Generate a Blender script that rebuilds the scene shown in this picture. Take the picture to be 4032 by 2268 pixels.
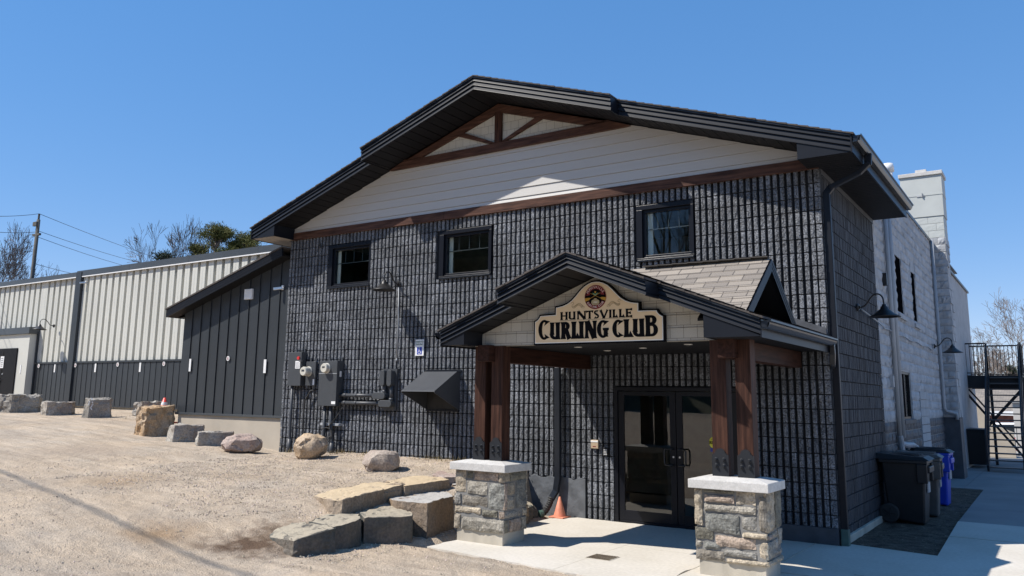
import bpy, bmesh, math, random
import numpy as np
from mathutils import Vector, Matrix, noise
random.seed(7)
sc = bpy.context.scene
for o in list(bpy.data.objects): bpy.data.objects.remove(o)
PI = math.pi
# ------------------------------------------------------------------ camera
CAMP = Vector((2.6378, -12.1537, 1.9023))
yaw, pit, rol = -.6033, .1696, .0152
fw = Vector((math.sin(yaw)*math.cos(pit), math.cos(yaw)*math.cos(pit), math.sin(pit)))
rt = Vector((math.cos(yaw), -math.sin(yaw), 0)); up = rt.cross(fw)
rt2 = rt*math.cos(rol)+up*math.sin(rol); up2 = -rt*math.sin(rol)+up*math.cos(rol)
cam = bpy.data.cameras.new('camera'); camo = bpy.data.objects.new('camera', cam); sc.collection.objects.link(camo)
camo.matrix_world = Matrix.Translation(CAMP) @ Matrix((rt2, up2, -fw)).transposed().to_4x4()
cam.sensor_width = 36; cam.lens = 3210.38/4032*36; cam.shift_x = .01736; cam.shift_y = -.02956
cam.clip_start = .1; cam.clip_end = 2000
sc.camera = camo
FPX, CX, CY = 3210.38, 1946.02, 1014.8
def ray(x, y): return rt2*((x-CX)/FPX) - up2*((y-CY)/FPX) + fw
def on(x, y, n, d):
    r = ray(x, y); n = Vector(n); return CAMP + r*((d-n.dot(CAMP))/n.dot(r))
# ------------------------------------------------------------------ light
w = bpy.data.worlds.new('World'); sc.world = w; w.use_nodes = True
nt = w.node_tree; nt.nodes.clear()
sky = nt.nodes.new('ShaderNodeTexSky'); sky.sky_type = 'NISHITA'; sky.sun_disc = False
sky.sun_elevation = math.radians(50.9); sky.sun_rotation = math.radians(227); sky.air_density = .85; sky.dust_density = .0; sky.ozone_density = 4.5; sky.altitude = 300
bg = nt.nodes.new('ShaderNodeBackground'); bg.inputs[1].default_value = .15
wo = nt.nodes.new('ShaderNodeOutputWorld'); hs = nt.nodes.new('ShaderNodeHueSaturation'); hs.inputs['Saturation'].default_value = 2.02; hs.inputs['Value'].default_value = 1.92
gmn = nt.nodes.new('ShaderNodeGamma'); gmn.inputs[1].default_value = .40; nt.links.new(sky.outputs[0], gmn.inputs[0]); nt.links.new(gmn.outputs[0], hs.inputs['Color']); vm = nt.nodes.new('ShaderNodeVectorMath'); vm.operation = 'MULTIPLY'; vm.inputs[1].default_value = (.95, .88, 1.0); nt.links.new(hs.outputs[0], vm.inputs[0]); nt.links.new(vm.outputs[0], bg.inputs[0]); nt.links.new(bg.outputs[0], wo.inputs[0])
SUNV = Vector((.953, .887, -1.605)).normalized()
sl = bpy.data.lights.new('sun', 'SUN'); sl.energy = 4.4; sl.angle = math.radians(.53); sl.color = (1, .945, .87)
so = bpy.data.objects.new('sun', sl); sc.collection.objects.link(so); so.rotation_euler = SUNV.to_track_quat('-Z', 'Y').to_euler()
so.location = (-20, -20, 40)
sc.view_settings.view_transform = 'Standard'; sc.view_settings.look = 'None'; sc.view_settings.exposure = .58; sc.view_settings.gamma = 1
sc.render.engine = 'CYCLES'
# ------------------------------------------------------------------ helpers
ORG = {}
def link(o): sc.collection.objects.link(o); return o
def tag(o, label=None, cat=None, group=None, kind=None):
    if label: o['label'] = label
    if cat: o['category'] = cat
    if group: o['group'] = group
    if kind: o['kind'] = kind
    return o
def thing(name, loc, label, cat, group=None):
    o = link(bpy.data.objects.new(name, None)); o.location = loc; o.empty_display_size = .1
    ORG[o.name] = Vector(loc); return tag(o, label, cat, group)
class MB:
    def __init__(s): s.v = []; s.f = []; s.uv = []; s.c = []; s.cc = (1, 1, 1)
    def face(s, pts, uv=None):
        i = len(s.v); s.v += [tuple(p) for p in pts]; s.f.append(list(range(i, i+len(pts))))
        s.uv.append(uv or [(0, 0)]*len(pts)); s.c.append(s.cc)
    def hexa(s, p):   # p: 8 pts bottom ccw (0-3), top (4-7)
        i = len(s.v); s.v += [tuple(q) for q in p]
        for f in ((3,2,1,0),(4,5,6,7),(0,1,5,4),(1,2,6,5),(2,3,7,6),(3,0,4,7)):
            s.f.append([i+k for k in f]); s.uv.append([(0,0)]*4); s.c.append(s.cc)
    def box(s, x0, x1, y0, y1, z0, z1):
        s.hexa([(x0,y0,z0),(x1,y0,z0),(x1,y1,z0),(x0,y1,z0),(x0,y0,z1),(x1,y0,z1),(x1,y1,z1),(x0,y1,z1)])
    def obox(s, c, ax, ay, az):  # centre and half-axis vectors
        c=Vector(c);ax=Vector(ax);ay=Vector(ay);az=Vector(az)
        s.hexa([c-ax-ay-az,c+ax-ay-az,c+ax+ay-az,c-ax+ay-az,c-ax-ay+az,c+ax-ay+az,c+ax+ay+az,c-ax+ay+az])
    def beam(s, a, b, wd, ht, upv=(0,0,1)):
        a=Vector(a);b=Vector(b);d=(b-a);L=d.length;d.normalize();u=Vector(upv);sd=d.cross(u).normalized();u=sd.cross(d)
        s.obox((a+b)/2, d*L/2, sd*wd/2, u*ht/2)
    def prism(s, poly, h0, h1, m=None):  # poly 2d in xy -> extruded in z; m maps (x,y,z)
        m = m or (lambda x,y,z:(x,y,z)); n=len(poly); i=len(s.v)
        s.v += [tuple(m(x,y,h0)) for x,y in poly]+[tuple(m(x,y,h1)) for x,y in poly]
        s.f.append([i+k for k in range(n)][::-1]); s.f.append([i+n+k for k in range(n)])
        for k in range(n): s.f.append([i+k,i+(k+1)%n,i+n+(k+1)%n,i+n+k])
        s.uv += [[(0,0)]*n]*2+[[(0,0)]*4]*n; s.c += [s.cc]*(n+2)
    def tube(s, pts, r, n=8, cap=True):
        pts=[Vector(p) for p in pts]; rs = r if hasattr(r,'__len__') else [r]*len(pts); i=len(s.v); pu=None
        for k,p in enumerate(pts):
            d=(pts[min(k+1,len(pts)-1)]-pts[max(k-1,0)]).normalized()
            if pu is None: pu=d.orthogonal().normalized()
            u=(pu-d*pu.dot(d)).normalized(); pu=u; v=d.cross(u)
            for j in range(n): a=2*PI*j/n; s.v.append(tuple(p+(u*math.cos(a)+v*math.sin(a))*rs[k]))
        for k in range(len(pts)-1):
            for j in range(n):
                s.f.append([i+k*n+j,i+k*n+(j+1)%n,i+(k+1)*n+(j+1)%n,i+(k+1)*n+j]); s.uv.append([(0,0)]*4); s.c.append(s.cc)
        if cap:
            s.f.append([i+j for j in range(n)][::-1]); s.f.append([i+(len(pts)-1)*n+j for j in range(n)]); s.uv+=[[(0,0)]*n]*2; s.c+=[s.cc]*2
    def lathe(s, prof, c, n=20, ax=(0,0,1)):  # prof list (r,h)
        A=Vector(ax).normalized(); u=A.orthogonal().normalized(); v=A.cross(u); c=Vector(c); i=len(s.v)
        for r,h in prof:
            for j in range(n): a=2*PI*j/n; s.v.append(tuple(c+A*h+(u*math.cos(a)+v*math.sin(a))*r))
        for k in range(len(prof)-1):
            for j in range(n):
                s.f.append([i+k*n+j,i+k*n+(j+1)%n,i+(k+1)*n+(j+1)%n,i+(k+1)*n+j]); s.uv.append([(0,0)]*4); s.c.append(s.cc)
    def build(s, name, mat, parent=None, smooth=False, bevel=0, label=None, cat=None, group=None, kind=None, loc=None):
        me = bpy.data.meshes.new(name); org = Vector((0,0,0))
        if parent is not None: org = ORG[parent.name]
        elif loc is not None: org = Vector(loc)
        V = np.array(s.v, dtype=float)-np.array(org)
        me.from_pydata(V.tolist(), [], s.f)
        if any(u[0]!=u[1] for u in s.uv if len(u)>1):
            ul = me.uv_layers.new(name='UVMap'); flat=[c for f in s.uv for p in f for c in p]; ul.data.foreach_set('uv', flat)
        if mat.get('tint') or any(c!=(1,1,1) for c in s.c):
            ca = me.color_attributes.new('tint','FLOAT_COLOR','CORNER'); flat=[]
            for f,c in zip(s.f,s.c): flat += [c[0],c[1],c[2],1]*len(f)
            ca.data.foreach_set('color', flat)
        me.materials.append(mat)
        if smooth: me.polygons.foreach_set('use_smooth',[True]*len(me.polygons))
        o = link(bpy.data.objects.new(name, me))
        if parent is not None: o.parent = parent
        elif loc is not None: o.location = org
        ORG[o.name] = org
        if bevel:
            b = o.modifiers.new('bevel','BEVEL'); b.width=bevel; b.segments=2; b.limit_method='ANGLE'
        return tag(o,label,cat,group,kind)
def copy_tree(root, loc, label=None, group=None, rotz=None):
    r = root.copy(); link(r); r.location = loc
    if rotz is not None: r.rotation_euler = (0,0,rotz)
    if label: r['label']=label
    if group: r['group']=group
    for ch in list(root.children):
        c = ch.copy(); link(c); c.parent = r
        for g in list(ch.children):
            d = g.copy(); link(d); d.parent = c
    return r
# ------------------------------------------------------------------ materials
def N(nt, t, **k):
    n = nt.nodes.new(t)
    for a,b in k.items(): setattr(n,a,b)
    return n
def mat(name, col, rough=.6, metal=0, var=.12, vscale=6., bump=.0, bscale=60., col2=None, spec=.5, tint=False, detail=6, stretch=(1,1,1), speck=0, speckscale=200, fine=0, bdist=.01, coat=0):
    m = bpy.data.materials.new(name); m.use_nodes = True; nt = m.node_tree; p = nt.nodes['Principled BSDF']; L = nt.links.new
    tc = N(nt,'ShaderNodeTexCoord'); mp = N(nt,'ShaderNodeMapping'); mp.inputs['Scale'].default_value = stretch; L(tc.outputs['Object'], mp.inputs[0])
    nz = N(nt,'ShaderNodeTexNoise'); nz.inputs['Scale'].default_value=vscale; nz.inputs['Detail'].default_value=detail; L(mp.outputs[0], nz.inputs[0])
    rp = N(nt,'ShaderNodeValToRGB'); c=Vector(col[:3]); c2=Vector(col2[:3]) if col2 else c*(1+var); c1=c if col2 else c*(1-var)
    rp.color_ramp.elements[0].color=(*c1,1); rp.color_ramp.elements[1].color=(*c2,1); rp.color_ramp.elements[0].position=.35; rp.color_ramp.elements[1].position=.65
    L(nz.outputs[0], rp.inputs[0]); out = rp.outputs[0]
    if speck:
        n2 = N(nt,'ShaderNodeTexNoise'); n2.inputs['Scale'].default_value=speckscale; n2.inputs['Detail'].default_value=3; L(mp.outputs[0], n2.inputs[0])
        mr = N(nt,'ShaderNodeMapRange'); mr.inputs[1].default_value=.3; mr.inputs[2].default_value=.7; mr.inputs[3].default_value=1-speck; mr.inputs[4].default_value=1+speck; L(n2.outputs[0], mr.inputs[0])
        mx = N(nt,'ShaderNodeVectorMath',operation='SCALE'); L(out,mx.inputs[0]); L(mr.outputs[0],mx.inputs['Scale']); out = mx.outputs[0]
    if tint:
        at = N(nt,'ShaderNodeVertexColor'); at.layer_name='tint'; mu = N(nt,'ShaderNodeVectorMath',operation='MULTIPLY'); L(out,mu.inputs[0]); L(at.outputs[0],mu.inputs[1]); out = mu.outputs[0]
    L(out, p.inputs['Base Color']); p.inputs['Roughness'].default_value=rough; p.inputs['Metallic'].default_value=metal; p.inputs['Specular IOR Level'].default_value=spec
    if tint: m['tint']=1
    if coat: p.inputs['Coat Weight'].default_value=coat; p.inputs['Coat Roughness'].default_value=.15
    if bump:
        nb = N(nt,'ShaderNodeTexNoise'); nb.inputs['Scale'].default_value=bscale; nb.inputs['Detail'].default_value=8; nb.inputs['Roughness'].default_value=.62; L(mp.outputs[0], nb.inputs[0])
        b = N(nt,'ShaderNodeBump'); b.inputs['Strength'].default_value=bump; b.inputs['Distance'].default_value=bdist; L(nb.outputs[0], b.inputs['Height']); L(b.outputs[0], p.inputs['Normal'])
    return m
def brick_mat(name, c1, c2, mort, wd, ht, rough=.85, msize=.004, bump=.3, grain=.1, offs=.5):
    m = bpy.data.materials.new(name); m.use_nodes=True; nt=m.node_tree; p=nt.nodes['Principled BSDF']; L=nt.links.new
    uv=N(nt,'ShaderNodeTexCoord'); br=N(nt,'ShaderNodeTexBrick'); br.offset=offs; br.inputs['Color1'].default_value=(*c1,1); br.inputs['Color2'].default_value=(*c2,1); br.inputs['Mortar'].default_value=(*mort,1)
    br.inputs['Scale'].default_value=1; br.inputs['Brick Width'].default_value=wd; br.inputs['Row Height'].default_value=ht; br.inputs['Mortar Size'].default_value=msize; br.inputs['Mortar Smooth'].default_value=.1
    L(uv.outputs['UV'],br.inputs[0]); nz=N(nt,'ShaderNodeTexNoise'); nz.inputs['Scale'].default_value=90; nz.inputs['Detail'].default_value=6; L(uv.outputs['UV'],nz.inputs[0])
    mr=N(nt,'ShaderNodeMapRange'); mr.inputs[1].default_value=.3; mr.inputs[2].default_value=.7; mr.inputs[3].default_value=1-grain; mr.inputs[4].default_value=1+grain; L(nz.outputs[0],mr.inputs[0])
    mx=N(nt,'ShaderNodeVectorMath',operation='SCALE'); L(br.outputs[0],mx.inputs[0]); L(mr.outputs[0],mx.inputs['Scale']); L(mx.outputs[0],p.inputs['Base Color']); p.inputs['Roughness'].default_value=rough
    ad=N(nt,'ShaderNodeMath',operation='MULTIPLY_ADD'); L(br.outputs['Fac'],ad.inputs[0]); ad.inputs[1].default_value=-1.5; L(nz.outputs[0],ad.inputs[2])
    b=N(nt,'ShaderNodeBump'); b.inputs['Strength'].default_value=bump; b.inputs['Distance'].default_value=.006; L(ad.outputs[0],b.inputs['Height']); L(b.outputs[0],p.inputs['Normal'])
    return m
def wood_mat(name, c1, c2, axis, rough=.55):
    st=[14,14,14]; st[axis]=1.1
    return mat(name,c1,rough,var=.2,vscale=1.6,bump=.5,bscale=4,col2=c2,stretch=st,detail=8,bdist=.004,spec=.15,speck=.22,speckscale=3.5)
def glass_mat(name, refl=1.55, tintc=(.75,.8,.8)):
    m = bpy.data.materials.new(name); m.use_nodes=True; nt=m.node_tree; nt.nodes.clear(); L=nt.links.new
    fr=N(nt,'ShaderNodeFresnel'); fr.inputs[0].default_value=refl; tr=N(nt,'ShaderNodeBsdfTransparent'); tr.inputs[0].default_value=(*tintc,1)
    gl=N(nt,'ShaderNodeBsdfGlossy'); gl.inputs['Roughness'].default_value=.004; mx=N(nt,'ShaderNodeMixShader'); o=N(nt,'ShaderNodeOutputMaterial')
    nz=N(nt,'ShaderNodeTexNoise'); nz.inputs['Scale'].default_value=1.3; nz.inputs['Detail'].default_value=1; tc=N(nt,'ShaderNodeTexCoord'); L(tc.outputs['Object'],nz.inputs[0])
    b=N(nt,'ShaderNodeBump'); b.inputs['Strength'].default_value=.03; b.inputs['Distance'].default_value=.01; L(nz.outputs[0],b.inputs['Height']); L(b.outputs[0],gl.inputs['Normal'])
    ge=N(nt,'ShaderNodeNewGeometry'); iv=N(nt,'ShaderNodeMath',operation='SUBTRACT'); iv.inputs[0].default_value=1; L(ge.outputs['Backfacing'],iv.inputs[1]); mm=N(nt,'ShaderNodeMath',operation='MULTIPLY'); L(fr.outputs[0],mm.inputs[0]); L(iv.outputs[0],mm.inputs[1]); L(mm.outputs[0],mx.inputs[0]); L(tr.outputs[0],mx.inputs[1]); L(gl.outputs[0],mx.inputs[2]); L(mx.outputs[0],o.inputs[0]); return m
M={}
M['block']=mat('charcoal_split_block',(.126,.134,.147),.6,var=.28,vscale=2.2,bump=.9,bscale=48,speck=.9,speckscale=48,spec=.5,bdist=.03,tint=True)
M['blockback']=mat('shade_dark_backing',(.014,.015,.018),.9,bump=.5,bscale=50)  # near-black backing; the shade of grooves and gaps is put into this colour
M['shadedblock']=mat('charcoal_block_shaded',(.030,.033,.041),.7,var=.25,vscale=3,bump=.8,bscale=45,stretch=(1,1,.25),bdist=.012)  # darker copy of the front block; side wall's shade is in the colour
M['smoothdark']=mat('charcoal_painted_concrete',(.05,.055,.065),.6,var=.2,vscale=5,bump=.5,bscale=12,bdist=.01)
M['whiteblock']=mat('grey_painted_block',(.37,.38,.39),.75,var=.10,vscale=4,bump=.5,bscale=14,bdist=.015,tint=True)
M['white_stucco']=mat('offwhite_painted_plate',(.45,.47,.45),.7,var=.04,vscale=2,bump=.1,bscale=8)
M['siding']=mat('grey_beige_lap_siding',(.47,.455,.43),.6,var=.02,vscale=3,bump=.25,bscale=10,stretch=(.15,1,6),bdist=.002)
M['shake']=brick_mat('beige_shake_siding',(.50,.48,.42),(.45,.43,.375),(.20,.18,.155),.17,.155,msize=.003)
M['shingle']=brick_mat('weathered_shingles',(.29,.25,.205),(.19,.165,.14),(.06,.052,.045),.30,.14,msize=.006,bump=.6,grain=.3)
M['shingledark']=mat('shingle_edge_dark',(.07,.06,.055),.9,var=.3,vscale=20,bump=.6,bscale=120)
M['fascia']=mat('charcoal_metal_fascia',(.008,.010,.015),.42,var=.08,vscale=3,spec=.25)
M['gutter']=mat('charcoal_gutter_metal',(.014,.017,.023),.3,var=.06,spec=.4)
M['soffit']=mat('black_soffit',(.009,.009,.011),.6,var=.1,spec=.2)
M['soffit_wood']=mat('beige_soffit',(.30,.26,.22),.6)
M['frame']=mat('black_window_frame',(.007,.008,.012),.35,var=.05,spec=.25)
M['glass']=glass_mat('window_glass',1.65,(.9,.93,.92))
M['doorglass']=glass_mat('door_glass',1.95,(.6,.65,.63))
M['room']=mat('dim_room',(.5,.5,.46),.9)
M['floorroom']=mat('dim_floor',(.10,.09,.08),.6)
M['whitetrim']=mat('cream_jamb',(.6,.6,.55),.6,var=.03)
M['timber']=wood_mat('stained_timber_z',(.026,.012,.009),(.072,.033,.022),2)
M['timberx']=wood_mat('stained_timber_x',(.040,.020,.015),(.105,.052,.036),0)
M['timbery']=wood_mat('stained_timber_y',(.024,.011,.008),(.05,.022,.016),1)
M['concrete']=mat('pale_concrete',(.50,.46,.39),.85,col2=(.57,.53,.465),vscale=.9,bump=.25,bscale=30,speck=.08,speckscale=22,bdist=.005,detail=10)
M['cap']=mat('cast_cap_concrete',(.50,.485,.46),.8,var=.09,vscale=9,bump=.35,bscale=40,speck=.10,speckscale=50,bdist=.006)
M['footing']=mat('raw_footing_concrete',(.42,.38,.31),.9,var=.15,vscale=4,bump=.5,bscale=20,stretch=(1,1,.4))
M['stone']=mat('pillar_stone',(.245,.228,.20),.85,var=.28,vscale=9,bump=1.,bscale=28,tint=True,speck=.35,speckscale=45,bdist=.022)
M['mortar']=mat('pillar_mortar',(.19,.185,.175),.95,bump=.6,bscale=50)
M['steel']=mat('dark_painted_steel',(.018,.020,.024),.45,var=.05,spec=.3)
M['meterbox']=mat('charcoal_enclosure',(.055,.060,.066),.45,var=.04,spec=.4)
M['darkbox']=mat('charcoal_conduit',(.045,.049,.056),.5,var=.06)
M['meterglass']=mat('meter_plastic',(.55,.53,.46),.25,var=.1,spec=.6)
M['white']=mat('white_enamel',(.75,.75,.74),.5,var=.03)
M['red']=mat('red_plastic',(.55,.03,.03),.4)
M['blue']=mat('sign_blue',(.02,.05,.35),.5,var=.02)
M['black']=mat('sign_black',(.006,.006,.008),.8,var=.02,spec=.08)
M['lamp']=mat('black_lamp_enamel',(.014,.013,.013),.42,var=.1)
M['lampin']=mat('lamp_white_inside',(.5,.48,.44),.5)
M['beige_metal']=mat('beige_ribbed_steel',(.54,.535,.485),.5,var=.05,vscale=.35,bump=.3,bscale=1.2,bdist=.03)
M['panel_dark']=mat('charcoal_steel_panel',(.036,.041,.046),.42,var=.12,vscale=.5,spec=.35,bump=.3,bscale=1.5,bdist=.02)
M['flash']=mat('charcoal_flashing',(.055,.062,.068),.38,var=.08,vscale=.6)
M['sand']=mat('beige_foundation_concrete',(.42,.37,.30),.9,var=.08,vscale=1.5,bump=.2,bscale=20)
M['doorblack']=mat('black_steel_door',(.010,.009,.009),.5,var=.05,spec=.15)
M['soil']=mat('damp_soil',(.05,.032,.019),.95,var=.5,vscale=6,bump=1.,bscale=30,speck=.6,speckscale=35,bdist=.05,col2=(.13,.098,.068))
M['asphalt']=mat('grey_asphalt',(.20,.20,.20),.9,col2=(.26,.26,.255),vscale=.8,bump=.4,bscale=80,detail=9)
M['rubber']=mat('black_rubber',(.02,.02,.02),.7)
M['binblack']=mat('black_bin_plastic',(.012,.014,.017),.45,var=.12,vscale=8,spec=.35)
M['bingrey']=mat('grey_bin_plastic',(.07,.07,.068),.45,var=.1)
M['binblue']=mat('blue_bin_plastic',(.012,.05,.46),.4,var=.06)
M['orange']=mat('faded_orange_cone',(.62,.22,.13),.6,var=.15,vscale=10)
M['redcone']=mat('red_cone_plastic',(.75,.05,.03),.4)
M['pipe']=mat('grey_painted_pipe',(.33,.345,.36),.5,var=.06)
M['bark']=mat('bare_tree_bark',(.17,.14,.12),.9,var=.2)
M['barkpale']=mat('pale_tree_bark',(.30,.24,.19),.9,var=.2)
M['needles']=mat('pine_needles',(.08,.095,.02),.8,var=.3,vscale=1.5,col2=(.19,.17,.04))
M['needlesdark']=mat('spruce_needles',(.02,.035,.015),.8,var=.3,vscale=1.5)
M['pole']=mat('weathered_pole',(.09,.085,.075),.9,var=.15)
M['carred']=mat('red_car_paint',(.45,.01,.02),.25,coat=.8,var=.02)
M['carwhite']=mat('white_car_paint',(.7,.7,.7),.25,coat=.8,var=.02)
M['cardark']=mat('car_dark_glass',(.02,.025,.03),.1,var=.02)
M['brickred']=mat('red_brick_wall',(.20,.09,.07),.9,var=.2,vscale=5)
M['grass']=mat('dry_grass',(.30,.24,.12),.9,var=.25)
M['green']=mat('green_plastic',(.06,.11,.09),.6)
M['chrome']=mat('brushed_metal',(.6,.6,.6),.3,metal=1)
M['pebble']=mat('crushed_stone',(.46,.385,.305),.9,var=.25,vscale=1.5,tint=True)
M['terrain_hill']=mat('brown_hillside',(.10,.08,.055),.95,var=.4,vscale=.15,col2=(.05,.055,.03))
M['void']=mat('void_black',(.004,.004,.005),1,var=.05,spec=.0)  # flat black without gloss, for the upper window panes
M['patch']=mat('weathered_render_patch',(.105,.112,.122),.6,var=.25,vscale=5,bump=.7,bscale=14,bdist=.012)
# ------------------------------------------------------------------ terrain
HI=np.array([(-26,2.5,1.32),(-20,1,1.18),(-20,2.9,1.36),(-28,2.9,1.38),(-30,-2,1.25),(-15,-.5,.86),(-12,-1,.8),(-11.25,0,.68),(-9.6,-.8,.72),(-9.15,0,.78),(-6.3,0,.78),(-7.3,-1.2,.66),(-5.3,-.8,.74),
 (-5.5,-4.2,.27),(-5.25,-3.3,.30),(-4.98,-2.6,.30),(-5.35,-1.5,.48),(-6.1,-4.6,.32),(-6.4,-3.6,.45),(-6.4,-2.6,.50),(-6.2,-1.8,.53),(-6.0,-1.1,.57),(-5.7,-5.2,.14),(-6.6,-5.6,.22),(-5.2,-5.9,.06),(-4,-7,.10),(-10,-6,.5),(-8,-9,.42),(-15,-8,.8),(-25,-10,1.2),(2.6,-12.5,.25),(-2,-10,.2),(-10,-20,.8),(10,-20,.3),(-40,-20,1.3),(-40,5,1.5),(-15,-3,.88),(-20,-3,1.1)],float)
LO=np.array([(-4.5,-3,0.0),(-4.9,-5.4,.03),(-4,-7,.08),(-1,-4.5,-.03),(2.6,-12.5,.25),(-2,-10,.18),(6,-6,-.02),(-3,-5,.02),(0,-8,.08),(10,-20,.3),(-10,-20,.8),(-4.5,0,-.02),(-8,-9,.42)],float)
def rbf(P):
    n=len(P); K=np.linalg.norm(P[:,None,:2]-P[None,:,:2],axis=2); A=np.zeros((n+3,n+3)); A[:n,:n]=K; A[:n,n]=1; A[:n,n+1:]=P[:,:2]; A[n,:n]=1; A[n+1:,:n]=P[:,:2].T
    c=np.linalg.solve(A,np.append(P[:,2],[0,0,0]))
    def f(x,y):
        x=np.clip(x,-42,10); y=np.clip(y,-21,6); return (np.sqrt((x[...,None]-P[:,0])**2+(y[...,None]-P[:,1])**2)@c[:n])+c[n]+c[n+1]*x+c[n+2]*y
    return f
fh,fl=rbf(HI),rbf(LO)
EX=[(-30,-5.75),(-5.75,-5.2),(-5.0,-5.0),(-3.1,-4.92),(-2.2,-4.95),(-1.0,-4.8),(1,-4.8),(30,-4.8)]  # (y, x of retained edge)
def edge_x(y): return np.interp(y,[e[0] for e in EX],[e[1] for e in EX])
def terr(x,y):
    x=np.asarray(x,float); y=np.asarray(y,float); h=fh(x,y); l=fl(x,y)
    t=np.clip((edge_x(y)-x)/.22,0,1); t=np.where(y<-5.7,1-np.clip((-5.7-y)/1.2,0,1)*(x>-5.2),t); t=t*t*(3-2*t)
    z=h*t+l*(1-t)
    slab=(x>-4.5)&(y>-3.7); z=np.where(slab,-.09,z)
    right=np.clip((x+1.6)/.8,0,1)*np.clip((y+6.2)/.5,0,1); z=z*(1-right)-.09*right
    z=np.where((y>2)&(x>-14),-.09,z)
    return z
def tz(x,y): return float(terr(x,y))
def ground_pt(px,py):
    r=ray(px,py); t=3.
    while t<60:
        p=CAMP+r*t
        if p.z<tz(p.x,p.y): break
        t+=.05
    lo,hi=t-.05,t
    for _ in range(12):
        m=(lo+hi)/2; p=CAMP+r*m
        if p.z<tz(p.x,p.y): hi=m
        else: lo=m
    return CAMP+r*hi
def gm():
    m=bpy.data.materials.new('gravel_ground'); m.use_nodes=True; nt=m.node_tree; p=nt.nodes['Principled BSDF']; L=nt.links.new
    tc=N(nt,'ShaderNodeTexCoord'); O=tc.outputs['Object']
    def noi(s,d=6,r=.6,st=None):
        n=N(nt,'ShaderNodeTexNoise'); n.inputs['Scale'].default_value=s; n.inputs['Detail'].default_value=d; n.inputs['Roughness'].default_value=r
        if st:
            mp=N(nt,'ShaderNodeMapping'); mp.inputs['Scale'].default_value=st; mp.inputs['Rotation'].default_value=(0,0,.5); L(O,mp.inputs[0]); L(mp.outputs[0],n.inputs[0])
        else: L(O,n.inputs[0])
        return n.outputs[0]
    def ramp(x,a,b,ca,cb):
        r=N(nt,'ShaderNodeValToRGB'); r.color_ramp.elements[0].position=a; r.color_ramp.elements[1].position=b; r.color_ramp.elements[0].color=(*ca,1); r.color_ramp.elements[1].color=(*cb,1); L(x,r.inputs[0]); return r.outputs[0]
    def mix(f,a,b):
        x=N(nt,'ShaderNodeMix',data_type='RGBA'); L(f,x.inputs[0]); L(a,x.inputs[6]); L(b,x.inputs[7]); return x.outputs[2]
    base=ramp(noi(.8,8),.35,.65,(.56,.465,.355),(.49,.43,.355))
    streak=ramp(noi(1.4,6,.6,(.5,2.2,1)),.35,.7,(.76,.73,.70),(1.08,1.06,1.03))
    mu=N(nt,'ShaderNodeVectorMath',operation='MULTIPLY'); L(base,mu.inputs[0]); L(streak,mu.inputs[1])
    sp=ramp(noi(55,4,.7),.36,.68,(.76,.74,.73),(1.14,1.13,1.12)); m2=N(nt,'ShaderNodeVectorMath',operation='MULTIPLY'); L(mu.outputs[0],m2.inputs[0]); L(sp,m2.inputs[1])
    col=m2.outputs[0]
    def spot(c,r0,r1,dark,nscale=5):
        nonlocal col
        d=N(nt,'ShaderNodeVectorMath',operation='DISTANCE'); d.inputs[1].default_value=c; 
        sc_=N(nt,'ShaderNodeMapping'); sc_.inputs['Scale'].default_value=(1,1,0); L(O,sc_.inputs[0]); L(sc_.outputs[0],d.inputs[0])
        nn=N(nt,'ShaderNodeMath',operation='MULTIPLY_ADD'); L(noi(nscale,5),nn.inputs[0]); nn.inputs[1].default_value=1.1; L(d.outputs['Value'],nn.inputs[2])
        mr=N(nt,'ShaderNodeMapRange'); mr.inputs[1].default_value=r0+.55; mr.inputs[2].default_value=r1+.55; mr.inputs[3].default_value=1; mr.inputs[4].default_value=0; L(nn.outputs[0],mr.inputs[0])
        rgb=N(nt,'ShaderNodeRGB'); rgb.outputs[0].default_value=(*dark,1); mul=N(nt,'ShaderNodeVectorMath',operation='MULTIPLY'); L(rgb.outputs[0],mul.inputs[0]); L(sp,mul.inputs[1])
        col=mix(mr.outputs[0],col,mul.outputs[0])
    spot((-5.55,-5.35,0),.15,.65,(.13,.085,.055)); spot((-5.6,-4.75,0),.0,.45,(.17,.12,.08)); spot((-6.6,-5.9,0),.0,.8,(.36,.25,.15),1.2); spot((-9.5,-4.6,0),.0,.9,(.40,.30,.20),.9); spot((-4.2,-7.6,0),.1,.9,(.42,.34,.25),.8); spot((-13,-3.2,0),.1,1.3,(.41,.33,.25),.7)
    L(col,p.inputs['Base Color']); p.inputs['Roughness'].default_value=.95; p.inputs['Specular IOR Level'].default_value=.2
    vo=N(nt,'ShaderNodeTexVoronoi'); vo.inputs['Scale'].default_value=62; L(O,vo.inputs[0])
    a=N(nt,'ShaderNodeMath',operation='MULTIPLY_ADD'); L(vo.outputs['Distance'],a.inputs[0]); a.inputs[1].default_value=-.6; L(noi(42,10,.75),a.inputs[2])
    b=N(nt,'ShaderNodeBump'); b.inputs['Strength'].default_value=1; b.inputs['Distance'].default_value=.016; L(a.outputs[0],b.inputs['Height'])
    b2=N(nt,'ShaderNodeBump'); b2.inputs['Strength'].default_value=.8; b2.inputs['Distance'].default_value=.10; L(noi(2.6,7,.6),b2.inputs['Height']); L(b.outputs[0],b2.inputs['Normal']); L(b2.outputs[0],p.inputs['Normal'])
    return m
M['gravel']=gm()
gx=np.concatenate([np.array([-700,-300,-150,-90,-60,-48]),np.arange(-42,-12,.6),np.arange(-12,3.2,.11),np.arange(3.2,14,.6),np.array([20,40,80,150,300,700])])
gy=np.concatenate([np.array([-700,-300,-120,-60,-40,-30,-24]),np.arange(-20,-8,.6),np.arange(-8,.6,.11),np.arange(.6,8,.5),np.array([10,14,20,40,80,150,300,700])])
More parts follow.
